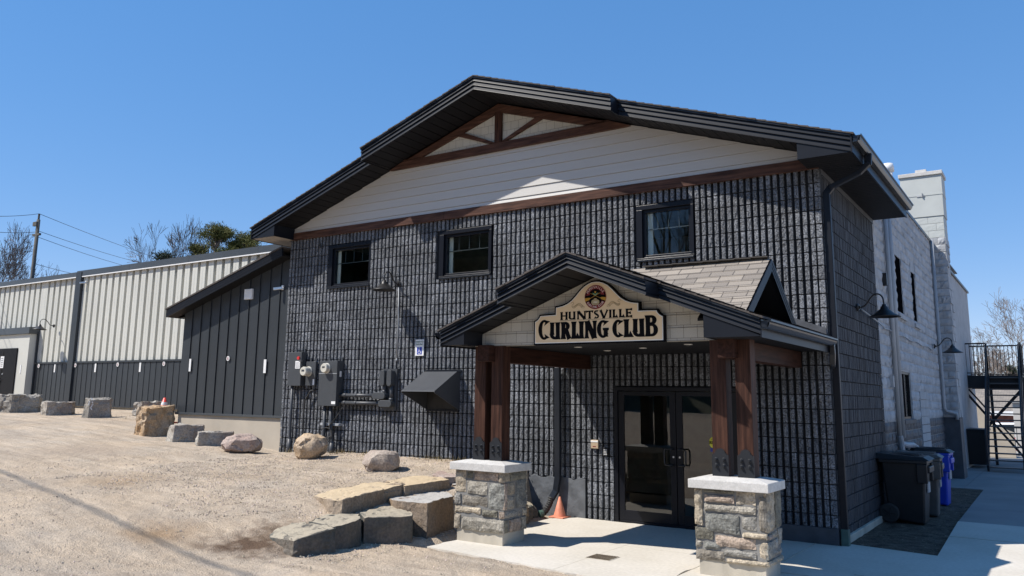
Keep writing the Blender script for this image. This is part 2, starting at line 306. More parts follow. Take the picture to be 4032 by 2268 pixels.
X,Yg=np.meshgrid(gx,gy); Zt=terr(X,Yg)
far=np.clip((Yg-14)/80,0,1); Zt=Zt*(1-far)+far*(-.3)
rng=np.random.RandomState(3)
near=(X>-13)&(X<4)&(Yg<.6)&(Yg>-9); Zt=Zt+np.where(near,rng.normal(0,.006,X.shape),0)
ny,nx=X.shape; V=np.stack([X,Yg,Zt],-1).reshape(-1,3).tolist(); idx=np.arange(nx*ny).reshape(ny,nx)
Fg=np.stack([idx[:-1,:-1],idx[:-1,1:],idx[1:,1:],idx[1:,:-1]],-1).reshape(-1,4).tolist()
me=bpy.data.meshes.new('ground'); me.from_pydata(V,[],Fg); me.materials.append(M['gravel']); me.polygons.foreach_set('use_smooth',[True]*len(Fg))
tag(link(bpy.data.objects.new('ground',me)),kind='structure',label='tan crushed gravel parking lot rising to the left')
# loose pebbles: scattered real stones
mb=MB(); rr=random.Random(5); cnt=0
while cnt<34000:
    if cnt%3: x=rr.uniform(-10.5,-4.3); y=rr.uniform(-5.2,-.05)
    else: x=rr.uniform(-12,1.5); y=rr.uniform(-8.6,-.3)
    if x>-4.55 and y>-3.75: continue
    if x>-1.2 and y>-6.2: continue
    if math.hypot(x+5.75,y+5.15)<.75: cnt+=1; continue
    if noise.noise((x*.7,y*.7,1))<-.12-.25*(cnt%3>0) : cnt+=1; continue
    z=tz(x,y); s=rr.choice((.006,.008,.010,.012,.016))*rr.uniform(.6,1.2); a=rr.uniform(0,PI); g=rr.uniform(.6,1.32); mb.cc=(g,g*rr.uniform(.93,1.02),g*rr.uniform(.86,1.05))
    ca,sa=math.cos(a)*s,math.sin(a)*s; q=[(x+ca,y+sa,z),(x-sa*.8,y+ca*.8,z+.1*s),(x-ca,y-sa,z),(x+sa*.7,y-ca*.7,z)]; t=(x+rr.uniform(-.3,.3)*s,y+rr.uniform(-.3,.3)*s,z+s*rr.uniform(.7,1.1))
    for k in range(4): mb.face([q[k],q[(k+1)%4],t])
    cnt+=1
mb.build('gravel',M['pebble'],kind='stuff',label='loose crushed stone lying over the sloping lot')
# ------------------------------------------------------------------ paving
def slab(name,poly,z,th,m,label,bev=.01,jag=0):
    pts=[]
    for i,(x,y) in enumerate(poly):
        x2,y2=poly[(i+1)%len(poly)]; n=max(1,int(math.hypot(x2-x,y2-y)/.12)) if jag else 1
        for k in range(n):
            t=k/n; px=x+(x2-x)*t; py=y+(y2-y)*t
            if jag and 0<k: px+=random.uniform(-jag,jag); py+=random.uniform(-jag,jag)
            pts.append((px,py))
    mb=MB(); mb.prism(pts,z-th,z); return mb.build(name,m,bevel=0,kind='structure',label=label)
slab('entrance_slab',[(-4.25,-3.58),(-3.6,-3.66),(-2.9,-3.74),(-2.2,-3.82),(-1.5,-3.92),(-1.02,-4.1),(-1.02,-.012),(-4.0,-.012),(-4.3,-.4)],.0,.1,M['concrete'],'pale concrete slab under the entrance canopy',jag=.02)
slab('pavement',[(-1.008,-4.1),(-.3,-4.7),(.6,-5.6),(8,-6.2),(8,3.8),(1.06,3.8),(1.17,.04),(.03,.25),(.03,-.012),(-1.008,-.012)],-.004,.1,M['concrete'],'pale concrete walkway beside the building corner')
slab('path',[(1.06,3.812),(8,3.812),(8,60),(.6,60),(.6,10.2),(1.0,10.1)],-.012,.1,M['asphalt'],'grey asphalt path behind the walkway joint')
slab('yard',[(-.0,10.21),(.59,10.21),(.59,60),(-6,60),(-6,15),(0,15)],-.016,.1,M['asphalt'],'grey asphalt yard below the fire stair')
mb=MB()
for a,b in (((-.30,-.02),(-.30,-4.6)),((.55,-1.9),(6,-1.9)),((1.06,1.9),(6,1.9)),((-2.3,-.02),(-2.25,-3.8)),((-1.02,-2.3),(6,-2.32)),((2.6,-5.6),(2.6,3.8)),((-4.2,-1.9),(-1.03,-1.9))):
    mb.beam((a[0],a[1],-.001),(b[0],b[1],-.001),.008,.0035)
mb.build('paving_joints',M['footing'],kind='structure')
mb=MB(); rr=random.Random(9)
nxx,nyy=14,90
for i in range(nxx):
    for j in range(nyy):
        def pt(a,b):
            y=.25-.21*(a/nxx)+(10.1-.04)*b/nyy; x=.02+(1.16-.012*(y))*a/nxx; z=-.03+.02*noise.noise((x*5,y*5,0)) if 0<a<nxx and 0<b<nyy else -.03
            return (x,y,z)
        mb.face([pt(i,j),pt(i+1,j),pt(i+1,j+1),pt(i,j+1)])
mb.build('soil_bed',M['soil'],smooth=True,kind='structure',label='dark bare soil strip between wall and walkway')
# ------------------------------------------------------------------ clubhouse
CR=.2032; ZJ=5.05; XL=-11.26
HO=[(-10.02,-8.80,4.12,5.05),(-7.02,-5.80,4.12,5.05),(-2.90,-1.92,4.12,5.05)]   # window holes
DOOR=(-3.33,-1.25,-.02,2.10)
club=thing('clubhouse',(-5.63,2,0),'dark split-block clubhouse with low gable roof and timber trimmed gable','building')
def rib_wall():
    mb=MB(); rr=random.Random(11); P=CR/2; gw=.045
    nr=int(11.26/P)+1
    for k in range(-1,27):
        zt=ZJ-CR*k; zb=zt-CR+.016
        if k==-1: zt=5.27
        for i in range(nr):
            xr=-i*P-.002; xl=xr-(P-gw)
            if i==0: xl=xr-(P-gw)-.02
            if xl<XL: xl=XL
            if xr-xl<.02: continue
            xc=(xl+xr)/2; z0,z1=zb,zt
            skip=False
            for (a,b,c,d) in HO:
                if a-.03<xc<b+.03:
                    if z0>=c-.02 and z1<=d+.05: skip=True
                    elif z0<c<z1: z1=c-.005
                    elif z0<d<z1 and z0>c: z0=d+.02
            a,b,c,d=DOOR
            if a-.02<xc<b+.02 and zt<d+.15:
                if z0<d+.02 and z1>d+.02+.05: z0=d+.02
                else: skip=True
            if xc>-1.25 and z0<.22:
                if z1<.25: skip=True
                else: z0=.22
            if -4.95<xc<-3.86:
                lim=.60+.03*math.sin(i*1.7)
                if z1<lim+.04: skip=True
                else: z0=max(z0,lim)
            gz=tz(xc,-.1)-.12
            if z1<gz: skip=True
            if skip or z1-z0<.02: continue
            h_=random.Random((i//4)*97+k*1009+((i+2*(k%2))//4)*31).uniform(.80,1.16)*rr.uniform(.95,1.05); mb.cc=(h_,h_,h_*1.01); ns=max(2,int((z1-z0)/.034)); nxn=3; y0=rr.uniform(-.007,.006)
            g=[[ (xl+(xr-xl)*a2/nxn, -.012+y0+(rr.uniform(-.0075,.0075) if 0<a2<nxn and 0<b2<ns else rr.uniform(.0,.007)), z0+(z1-z0)*b2/ns) for a2 in range(nxn+1)] for b2 in range(ns+1)]
            for b2 in range(ns):
                for a2 in range(nxn):
                    p,q,r,s=g[b2][a2],g[b2][a2+1],g[b2+1][a2+1],g[b2+1][a2]
                    if rr.random()<.5: mb.face([p,q,r]); mb.face([p,r,s])
                    else: mb.face([p,q,s]); mb.face([q,r,s])
                for e,sgn in ((0,1),(nxn,0)):
                    p,s=g[b2][e],g[b2+1][e]; pb=(p[0],.05,p[2]); sb=(s[0],.05,s[2]); mb.face([p,s,sb,pb] if sgn else [p,pb,sb,s])
            for b2 in (0,ns):
                for a2 in range(nxn):
                    p,q=g[b2][a2],g[b2][a2+1]; mb.face([p,(p[0],.05,p[2]),(q[0],.05,q[2]),q])
    return mb
fwall=rib_wall().build('front_wall',M['block'],club)
def holed(mb,x0,x1,z0,z1,holes,y0,y1):
    xs=sorted({x0,x1,*[h[0] for h in holes],*[h[1] for h in holes]}); 
    for a,b in zip(xs,xs[1:]):
        hs=sorted([h for h in holes if h[0]<=a and h[1]>=b],key=lambda h:h[2]); z=z0
        for h in hs:
            if h[2]>z: mb.box(a,b,y0,y1,z,h[2])
            z=max(z,h[3])
        if z<z1: mb.box(a,b,y0,y1,z,z1)
mb=MB(); holed(mb,XL,-.03,-.3,5.40,HO+[DOOR],.048,.24); mb.build('wall_core',M['blockback'],club)
mb=MB(); mb.box(-1.24,-.0,-.022,.02,-.12,.215); mb.build('base_band',M['smoothdark'],club,bevel=.006)
mb=MB()
pp=[(-4.95,-.02),(-3.86,-.02),(-3.86,.615)]+[(-3.86-.109*k,.60+.03*math.sin(k*2.3)+.012*random.random()) for k in range(1,10)]+[(-4.95,.57)]
mb.prism(pp,0,1,lambda x,y,z:(x,-.018+.04*z,y-.1 if y<0 else y)); mb.build('foundation_patch',M['patch'],club,bevel=.004)
# side wall: finer fractured ribs
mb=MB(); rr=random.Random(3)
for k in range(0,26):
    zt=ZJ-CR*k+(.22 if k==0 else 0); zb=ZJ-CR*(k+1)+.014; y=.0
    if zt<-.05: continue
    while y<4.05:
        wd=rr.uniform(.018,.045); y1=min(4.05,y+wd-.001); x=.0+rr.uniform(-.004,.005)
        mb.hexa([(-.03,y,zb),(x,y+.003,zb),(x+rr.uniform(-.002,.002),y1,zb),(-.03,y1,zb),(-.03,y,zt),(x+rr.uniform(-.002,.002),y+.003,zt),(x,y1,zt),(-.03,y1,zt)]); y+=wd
mb.build('side_wall',M['shadedblock'],club)
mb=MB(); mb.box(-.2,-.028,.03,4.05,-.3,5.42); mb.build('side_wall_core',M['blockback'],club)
mb=MB(); mb.box(-.02,.045,.1,4.06,-.2,.07); mb.build('side_footing',M['footing'],club,bevel=.01)
mb=MB(); mb.box(XL,XL+.2,.23,4.05,-.3,5.4); mb.build('left_wall',M['blockback'],club)
# interior shell
mb=MB(); mb.box(XL+.2,-.2,3.9,4.0,0,5.3); mb.box(XL+.2,-.2,.25,3.9,2.9,3.0); mb.box(XL+.2,-.2,.25,4.0,5.31,5.36); mb.prism([(XL+.1,5.3),(-.1,5.3),(-.1,5.40),(-5.63,7.28),(XL+.1,5.40)],3.98,4.04,lambda x,y,z:(x,z,y)); mb.build('inner_wall',M['room'],club)
mb=MB(); mb.box(XL+.2,-.2,.23,3.9,-.05,.01); mb.build('inner_floor',M['floorroom'],club)
# lap siding
SLP=.338; XC=-5.63
def ztop(d,h0): return h0-SLP*d
mb=MB(); z=5.425; i=0
while z<7.36:
    z1=z+.172
    hw0=min(5.63,(7.36-z)/SLP); hw1=max(.01,min(5.63,(7.36-min(z1,7.36))/SLP)); 
    if i==0: z1=z+.07; hw1=min(5.63,(7.36-z1)/SLP)
    zz=min(z1,7.36)
    mb.hexa([(XC-hw0,-.040,z+.005),(XC+hw0,-.040,z+.005),(XC+hw0,-.006,z+.005),(XC-hw0,-.006,z+.005),(XC-hw1,-.024,zz),(XC+hw1,-.024,zz),(XC+hw1,-.006,zz),(XC-hw1,-.006,zz)])
    z=z1; i+=1
mb.build('gable_siding',M['siding'],club); mb=MB(); mb.prism([(XC-5.63,5.42),(XC+5.63,5.42),(XC+5.63,5.45),(XC,7.35),(XC-5.63,5.45)],-.005,.2,lambda x,y,z:(x,z,y)); mb.build('gable_core',M['blockback'],club)  # dark core paints the shade line in the gap under each lap
mb=MB()
for a,b in ((XL-.0,-6.9),(-6.895,0.0)): mb.box(a,b,-.055,.03,5.265,5.425)
mb.build('trim_board',M['timberx'],club,bevel=.004)
# gable truss
def member(name,pts,y0,y1,m):
    mb=MB(); mb.prism(pts,y0,y1,lambda x,y,z:(x,z,y)); return mb.build(name,m,club,bevel=.003)
zt=lambda d:7.345-SLP*d
member('truss_bottom_chord',[(XC-2.68,zt(2.68)-.0),(XC-2.60,6.43),(XC+2.60,6.43),(XC+2.68,zt(2.68)),(XC+2.3,6.585),(XC-2.3,6.585)][:6],-.10,-.03,M['timberx'])
for s in (-1,1):
    member('truss_top_chord',[(XC,zt(0)),(XC+s*2.30,zt(2.30)),(XC+s*2.30+s*.0,6.60),(XC+s*1.82,6.60),(XC,7.18)] if 1 else [],-.10,-.03,M['timberx'])
    member('truss_strut',[(XC+s*.07,6.60),(XC+s*.20,6.60),(XC+s*1.02,6.90),(XC+s*.86,6.945)],-.095,-.03,M['timberx'])
member('truss_king_post',[(XC-.075,6.59),(XC+.075,6.59),(XC+.075,7.19),(XC-.075,7.19)],-.102,-.03,M['timber'])
mb=MB(); n=2.2
mb.face([(XC-n,-.045,6.5),(XC+n,-.045,6.5),(XC,-.045,7.26)],[(-n,0),(n,0),(0,.76)]); mb.build('gable_shakes',M['shake'],club)
# rake fascia: stepped metal strips
def rake(mb,xa,za,xb,zb,y,h,n=3):
    for i in range(n):
        a=i/n*h; b=(i+1)/n*h-.004; k=n-1-i; yo=y-.007*k; yt=yo-.007
        mb.hexa([(xa,yo-.002,za-b),(xb,yo-.002,zb-b),(xb,y+.03,zb-b),(xa,y+.03,za-b),(xa,yo+.010,za-a),(xb,yo+.010,zb-a),(xb,y+.03,zb-a),(xa,y+.03,za-a)])
        mb.hexa([(xa,yt,za-b),(xb,yt,zb-b),(xb,yo-.002,zb-b),(xa,yo-.002,za-b),(xa,yt+.002,za-b+.006),(xb,yt+.002,zb-b+.006),(xb,yo-.001,zb-b+.010),(xa,yo-.001,za-b+.010)])
def gable_roof(parent,xc,zr,slp,d1,dend,yc,yo,yb,h,pre=''):
    # centre projecting rake + outer rake; zr = fascia top at ridge
    mb=MB()
    for s in (-1,1):
        rake(mb,xc,zr,xc+s*d1,zr-slp*d1,yc,h)
        rake(mb,xc+s*(d1+.004),zr-slp*(d1+.004),xc+s*dend,zr-slp*dend,yo,h)
        # return at step
        x=xc+s*d1; z=zr-slp*d1; mb.box(min(x,x-s*.02),max(x,x-s*.02),yc+.031,yo+.02,z-h,z-.002)
    mb.build('rake_fascia',M['fascia'],parent)
    mb=MB()
    for s in (-1,1):   # drip edge
        for (a,b,y) in ((0,d1,yc),(d1+.004,dend,yo)):
            mb.beam((xc+s*a,y-.022,zr-slp*a-.004),(xc+s*b,y-.022,zr-slp*b-.004),.018,.022)
    mb.build('drip_edge',M['gutter'],parent)
    # roof deck with stepped shingle courses
    mb=MB(); L=math.hypot(1,slp)
    for s in (-1,1):
        for (a,b,y) in ((0,d1,yc-.045),(d1,dend+.04,yo-.045)):
            d=b
            while d>a+.01:
                e=max(a,d-.145); jy=random.uniform(-.01,.006)
                z0=zr-slp*d+.012; z1=zr-slp*e+.012
                X0,X1=xc+s*d,xc+s*e
                mb.hexa([(X0,y+jy,z0),(X1,y+jy,z1),(X1,yb,z1),(X0,yb,z0),(X0,y+jy,z0+.026),(X1,y+jy,z1+.014),(X1,yb,z1+.014),(X0,yb,z0+.026)])
                d=e
    mb.build('roof_shingles',M['shingledark'],parent)
    # sloped soffit
    mb=MB(); zs=zr-h
    for s in (-1,1):
        for (a,b,y) in ((0,d1,yc+.032),(d1,dend-.02,yo+.032)):
            d=a
            while d<b-.01:
                e=min(b,d+.19)
                mb.hexa([(xc+s*d,y,zs-slp*d+.012),(xc+s*(e-.018),y,zs-slp*(e-.018)+.012),(xc+s*(e-.018),yw,zs-slp*(e-.018)+.012),(xc+s*d,yw,zs-slp*d+.012)]+[(xc+s*d,y,zs-slp*d+.03),(xc+s*e,y,zs-slp*e+.03),(xc+s*e,yw,zs-slp*e+.03),(xc+s*d,yw,zs-slp*d+.03)])
                mb.hexa([(xc+s*(e-.018),y,zs-slp*e+.028),(xc+s*e,y,zs-slp*e+.028),(xc+s*e,yw,zs-slp*e+.028),(xc+s*(e-.018),yw,zs-slp*e+.028)]+[(xc+s*(e-.018),y,zs-slp*e+.034),(xc+s*e,y,zs-slp*e+.034),(xc+s*e,yw,zs-slp*e+.034),(xc+s*(e-.018),yw,zs-slp*e+.034)])
                d=e
    mb.build('rake_soffit',M['soffit'],parent)
yw=-.02
gable_roof(club,XC,7.60,SLP,2.72,6.2,-.887,-.62,4.15,.235)
# eave boxes (level soffit) and eave fascia
for s,nm in ((1,'R'),(-1,'L')):
    xi=XC+s*5.6; xo=XC+s*6.19; mb=MB(); zb=5.272
    xa,xb=min(xi,xo),max(xi,xo)
    # triangular front
    zo=7.60-.235-SLP*6.19; zi=7.60-.235-SLP*5.48
    xi2=XC+s*5.48
    mb.prism([(xi2,zb),(xo,zb),(xo,zb+.01),(xi2,zi+.02)],0,1,lambda x,y,z:(x,-.612+.02*z,y))
    mb.box(min(xi2,xi2+s*.02),max(xi2,xi2+s*.02),-.59,-.03,zb,zi+.02); mb.build('eave_return',M['fascia'],club)
    mb=MB(); y=-.60
    lo=min(xi2,xo)+.005; hi=max(xi2,xo)-.005
    while y<4.10:
        e=min(4.12,y+.105); mb.box(lo,hi,y+.004,e-.004,zb-.002,zb+.012); mb.box(lo,hi,e-.004,e+.004,zb+.008,zb+.014); y=e
    mb.build('eave_soffit',M['soffit' if s>0 else 'soffit_wood'],club)
    mb=MB(); ze=7.60-SLP*6.2
    mb.box(min(xo,xo+s*.02),max(xo,xo+s*.02),-.64,4.15,zb-.012,ze-.01); mb.build('eave_fascia',M['fascia'],club)
mb=MB(); mb.box(-.0,.02,.02,4.06,5.19,5.27); mb.build('frieze_strip',M['smoothdark'],club)
# main eave gutter, K profile
def gutter(parent,x,y0,y1,z,name='gutter'):
    mb=MB(); prof=[(0,0),(0,-.10),(.065,-.10),(.075,-.085),(.095,-.05),(.10,-.03),(.118,-.02),(.118,0),(.108,0),(.108,-.012),(.088,-.03),(.065,-.09),(.012,-.09),(.012,0)]
    mb.prism(prof,y0,y1,lambda a,b,c:(x+a,c,z+b)); mb.box(x+.004,x+.10,y0,y0+.006,z-.085,z-.012)
    return mb.build(name,M['gutter'],parent)
gutter(club,.585,-.63,4.17,5.50)
def spout(parent,pts,w=.085,d=.06,m='gutter',name='downspout',hx=(1,0,0)):
    mb=MB()
    for a,b in zip(pts,pts[1:]):
        a=Vector(a);b=Vector(b);dd=(b-a).normalized(); mb.beam(a-dd*.02,b+dd*.02,w,d,(0,1,.01) if abs(dd.z)>.7 else (0,0,1))
    return mb.build(name,m if not isinstance(m,str) else M[m],parent,bevel=.01)
spout(club,[(.65,.12,5.40),(.64,.12,5.27),(.52,.12,5.16),(.13,.10,4.99),(.065,.08,4.90),(.065,.07,.20)],.095,.07,'fascia')
mb=MB(); mb.box(.02,.12,.02,.13,-.02,.21); mb.build('downspout_boot',M['green'],club,bevel=.01)
# windows
def window(x0,x1,z0,z1,label,grid):
    f=.075
    mb=MB()
    for a,b,c,d in ((x0,x1,z1-f,z1),(x0,x1,z0,z0+.05),(x0,x0+f+.03,z0+.05,z1-f),(x1-f*.6,x1,z0+.05,z1-f)): mb.box(a,b,-.012,.12,c,d)
    X0,X1,Z0,Z1=x0+f+.03,x1-f*.6,z0+.05,z1-f
    g=.05
    for a,b,c,d in ((X0,X1,Z1-g,Z1),(X0,X1,Z0,Z0+g),(X0,X0+g,Z0+g,Z1-g),(X1-g,X1,Z0+g,Z1-g)): mb.box(a,b,.03,.14,c,d)
    fr=mb.build('window',M['frame'],club,bevel=.004,label=label)
    mb=MB(); mb.box(x0+.03,x1,-.05,.02,z0-.012,z0+.018); mb.box(X0+.02,X1-.01,.012,.04,Z0+.0,Z0+.014)
    s=mb.build('sill',M['gutter'],fr,bevel=.003)
    mb=MB(); mb.box(X0+g-.003,X1-g+.003,.07,.078,Z0+g-.003,Z1-g+.003); mb.build('pane',M['glass'],fr)
    if grid:
        mb=MB(); zz=Z0+(Z1-Z0)*.60; mb.box(X0+g,X1-g,.092,.10,zz-.008,zz+.008)
        for k in range(1,4): xx=X0+g+(X1-X0-2*g)*k/4; mb.box(xx-.006,xx+.006,.092,.10,zz,Z1-g)
        mb.build('muntins',M['flash'],fr)
        mb=MB(); mb.box(X0+g,X0+g+.085,.115,.13,Z0+g,Z1-g); mb.build('jamb',M['whitetrim'],fr)
window(-10.02,-8.80,4.12,5.05,None,1); window(-7.02,-5.80,4.12,5.05,None,1); window(-2.90,-1.92,4.12,5.05,None,1)
# entrance doors
mb=MB(); 
for a,b,c,d in ((-3.33,-3.27,0,2.10),(-1.31,-1.25,0,2.10),(-3.27,-1.31,2.04,2.10)): mb.box(a,b,-.02,.16,c,d)
mb.box(-3.27,-1.31,.0,.16,-.01,.035); df=mb.build('door_frame',M['frame'],club,bevel=.004)
for (a,b,hs) in ((-3.262,-2.296,1),(-2.284,-1.318,-1)):
    st=.095; mb=MB()
    mb.box(a,a+st,.0,.045,.04,2.03); mb.box(b-st,b,.0,.045,.04,2.03); mb.box(a+st,b-st,.0,.045,1.965,2.03); mb.box(a+st,b-st,.0,.045,.04,.19)
    d=mb.build('door',M['frame'],club,bevel=.003)
    mb=MB(); mb.box(a+st-.004,b-st+.004,.018,.026,.186,1.969); mb.build('door_pane',M['doorglass'],d)
    hx=(b-.045) if hs>0 else (a+.045); mb=MB(); x2=hx-hs*.12
    mb.tube([(hx,.0,1.16),(hx,-.06,1.16),(x2+hs*.02,-.07,1.16),(x2,-.07,1.13),(x2,-.07,.95),(x2+hs*.02,-.07,.92),(hx,-.06,.92),(hx,.0,.92)],.013,8); mb.build('handle',M['lamp'],d,smooth=True)
    mb=MB(); mb.lathe([(0,-.004),(.016,-.004),(.016,0),(0,0)],(hx,-.001,1.04),12,(0,1,0)); mb.build('lock',M['chrome'],d)
def txt(name,s,size,m,parent,mw,ext=.001,align='CENTER',sx=1):
    c=bpy.data.curves.new(name,'FONT'); c.body=s; c.size=size; c.extrude=ext; c.align_x=align; c.align_y='CENTER'; c.offset=0
    o=bpy.data.objects.new(name,c); link(o); bpy.context.view_layer.update(); dg=bpy.context.evaluated_depsgraph_get(); me=bpy.data.meshes.new_from_object(o.evaluated_get(dg)); bpy.data.objects.remove(o)
    me.transform(mw@Matrix.Diagonal((sx,1,1,1))); 
    if parent: me.transform(Matrix.Translation(-ORG[parent.name]))
    me.materials.clear(); me.materials.append(m); o=link(bpy.data.objects.new(name,me))
    if parent: o.parent=parent; ORG[o.name]=ORG[parent.name]
    return o
def face_front(x,y,z,rot=0): # text lying in xz plane facing -y
    return Matrix.Translation((x,y,z))@Matrix.Rotation(PI/2,4,'X')@Matrix.Rotation(rot,4,'Z')
M['yellow']=mat('yellow_decal',(.75,.68,.05),.5,var=.02)
st=thing('door_sticker',(-1.76,.012,1.25),'round yellow caution sticker on the right hand glass door','sticker')
mb=MB(); mb.lathe([(0,0),(.088,0),(.088,.003),(0,.003)],(-1.69,.012,1.285),24,(0,1,0)); mb.build('decal_disc',M['yellow'],st)
mb=MB(); mb.box(-1.76,-1.63,.012,.015,1.15,1.20); mb.build('decal_strip',M['blue'],st)
txt('decal_text','AUTOMATIC',.020,M['black'],st,face_front(-1.69,.010,1.328)); mb=MB(); mb.box(-1.777,-1.603,.0085,.0118,1.265,1.305); mb.build('decal_band',M['black'],st); txt('decal_word','CAUTION',.038,M['yellow'],st,face_front(-1.69,.0075,1.285)); 
# ------------------------------------------------------------------ canopy
can=thing('entrance_canopy',(-2.166,-1.8,2.6),'dark gabled entrance canopy with shingled side dormer','canopy')
XR=-2.166; CS=.385; ZR=3.632; yw=-2.82
gable_roof(can,XR,ZR,CS,1.02,2.19,-3.623,-3.27,-.03,.172)
zc=lambda x,h=0:ZR-CS*abs(x-XR)+h
# shake wall
mb=MB(); zs=ZR-.172
hw=1.92
def shake_face(mb,y):
    P=[(XR-hw,2.60),(XR+hw-.30,2.60),(XR+hw-.30,zs-CS*(hw-.30)),(XR,zs+.005),(XR-hw,zs-CS*hw)]
    mb.face([(x,y,z) for x,z in P],[(x,z) for x,z in P]); mb.face([(x,y+.1,z) for x,z in P][::-1],[(x,z) for x,z in P][::-1])
shake_face(mb,-2.83); 
for k in range(5):   # slightly proud course butts
    z=2.60+.155*k; w0=min(hw,(zs-z)/CS)-.02
    if w0>.1: mb.box(XR-w0,XR+min(w0,hw-.31),-.0-2.836,-2.829,z+.001,z+.006)
mb.build('shake_wall',M['shake'],can)
# ceiling
mb=MB(); y=-2.73
while y<-.05:
    e=min(-.04,y+.10); mb.box(XR-2.13,XR+2.13,y+.004,e-.004,2.612,2.63); mb.box(XR-2.13,XR+2.13,e-.004,e+.004,2.622,2.63); y=e
mb.box(XR-2.13,XR-1.92,-3.22,-2.73,2.60,2.62); mb.box(XR+1.6,XR+2.13,-3.22,-2.73,2.60,2.62)
mb.build('ceiling',M['soffit'],can)
for s in (-1,1):
    mb=MB(); xi=XR+s*(1.55 if s>0 else 1.80); xo=XR+s*2.185; zb=2.598
    zi=zs-CS*abs(xi-XR); mb.prism([(xi,zb),(xo,zb),(xo,zb+.01),(xi,zi+.01)],0,1,lambda x,y,z:(x,-3.262+.02*z,y)); mb.box(min(xi,xi+s*.02),max(xi,xi+s*.02),-3.24,-2.80,zb,zi+.02)
    mb.build('eave_return',M['fascia'],can)
    mb=MB(); ze=ZR-CS*2.19; mb.box(min(xo,xo+s*.015),max(xo,xo+s*.015),-3.27,-.03,2.585,ze); mb.build('eave_fascia',M['fascia'],can)
gutter(can,XR+2.19,-3.28,-.04,2.775)
mb=MB(); mb.prism([(0,0),(0,-.10),(-.075,-.085),(-.10,-.03),(-.118,-.02),(-.118,0),(-.108,0),(-.065,-.09),(-.012,-.09),(-.012,0)][::-1],-3.28,-.04,lambda a,b,c:(XR-2.19+a,c,2.775+b)); mb.build('gutter',M['gutter'],can)
for x,y in ((-2.85,-2.1),(-1.25,-2.1),(-2.85,-1.2),(-1.05,-1.2),(-2.1,-1.6)):
    mb=MB(); mb.lathe([(0,0),(.045,0),(.055,-.006),(.055,.01)],(x,y,2.611),16); mb.build('pot_light',M['lampin'],can)
spout(can,[(-4.33,-.10,2.40),(-4.33,-.09,.62),(-4.36,-.10,.40),(-4.42,-.14,.28)],.10,.07)
mb=MB(); pts=[(-4.42,-.14,.30),(-4.44,-.16,.20),(-4.48,-.20,.10),(-4.53,-.26,.03)]; P=[]
for a,b in zip(pts,pts[1:]):
    for k in range(6): P.append(Vector(a).lerp(Vector(b),k/6))
mb.tube(P,[.055 if k%2 else .046 for k in range(len(P))],12); mb.build('drain_hose',M['rubber'],can)
mb=MB(); mb.tube([P[-1],P[-1]+Vector((-.03,-.06,-.01))],.058,12); mb.build('hose_end',M['green'],can)
spout(can,[(.075,-.14,2.68),(.075,-.12,2.58),(.05,-.04,2.42),(.035,-.02,2.40)],.07,.06)
# dormer
DX,DY,DH=-.25,-1.9,1.07; DZ=3.665; DB=2.90
mb=MB(); U=math.hypot(DH,DZ-DB)
def sh_course(s):
    n=9
    for k in range(n):
        t0=k/n; t1=(k+1)/n
        def pt(t,x,dz): return (x,DY+s*DH*t,DZ-(DZ-DB)*t+dz)
        xl0=XR+.02+(DX-XR)*t0*.985; xl1=XR+.02+(DX-XR)*t1*.985
        a,b,c,d=pt(t1,xl1,.022),pt(t1,DX+.03,.022),pt(t0,DX+.03,.012),pt(t0,xl0,.012)
        fs=[a,b,c,d] if s<0 else [d,c,b,a]; uvs=[(p[0],-((p[1]-DY)/DH)*U*s) for p in fs]
        mb.face(fs,uvs)
        a2,b2=(a[0],a[1],a[2]-.014),(b[0],b[1],b[2]-.014); mb.face([a2,b2,b,a] if s<0 else [a,b,b2,a2],[(p[0],-.5) for p in (a2,b2,b,a)])
sh_course(-1); sh_course(1)
for k in range(8): mb.beam((XR+.25+(DX-XR-.25)*k/8,DY,DZ+.028),(XR+.25+(DX-XR-.25)*(k+1)/8+.01,DY,DZ+.020),.16,.012)
mb.build('dormer_shingles',M['shingle'],can)
# canopy left slope and lower skirt shingles
mb=MB()
for k in range(15):
    d0=2.22-k*.145; d1=max(0,d0-.145)
    for s in (-1,1):
        a=(XR+s*d0,-3.3 if d0>1.05 else -3.64,zc(XR+d0,.046)); b=(XR+s*d0,-.03,zc(XR+d0,.046)); c=(XR+s*d1,-.03,zc(XR+d1,.034)); d=(XR+s*d1,-3.3 if d0>1.05 else -3.64,zc(XR+d1,.034))
        f=[a,b,c,d] if s>0 else [d,c,b,a]; mb.face(f,[(p[1],d0+k*0 if p in (a,b) else d1) for p in f])
mb.build('slope_shingles',M['shingle'],can)
mb=MB()
for s in (-1,1):   # dormer rake boards
    a=Vector((DX+.04,DY,DZ-.005)); b=Vector((DX+.04,DY+s*(DH+.02),DB-.02)); dn=Vector((0,0,-1))
    for i in range(3):
        o=.05*i
        mb.hexa([(a.x-.02+.006*i,a.y,a.z-o-.05),(a.x+.008-.004*i,a.y,a.z-o-.05),(b.x+.008-.004*i,b.y,b.z-o-.05),(b.x-.02+.006*i,b.y,b.z-o-.05),(a.x-.02,a.y,a.z-o),(a.x+.008-.004*i,a.y,a.z-o),(b.x+.008-.004*i,b.y,b.z-o),(b.x-.02,b.y,b.z-o)])
mb.build('dormer_fascia',M['fascia'],can)
mb=MB()
for s in (-1,1): mb.hexa([(DX-.55,DY,DZ-.09),(DX+.02,DY,DZ-.09),(DX+.02,DY+s*DH*.98,DB-.08),(DX-.55,DY+s*DH*.98,DB-.08),(DX-.55,DY,DZ-.06),(DX+.02,DY,DZ-.06),(DX+.02,DY+s*DH*.98,DB-.05),(DX-.55,DY+s*DH*.98,DB-.05)])
mb.build('dormer_soffit',M['soffit'],can)
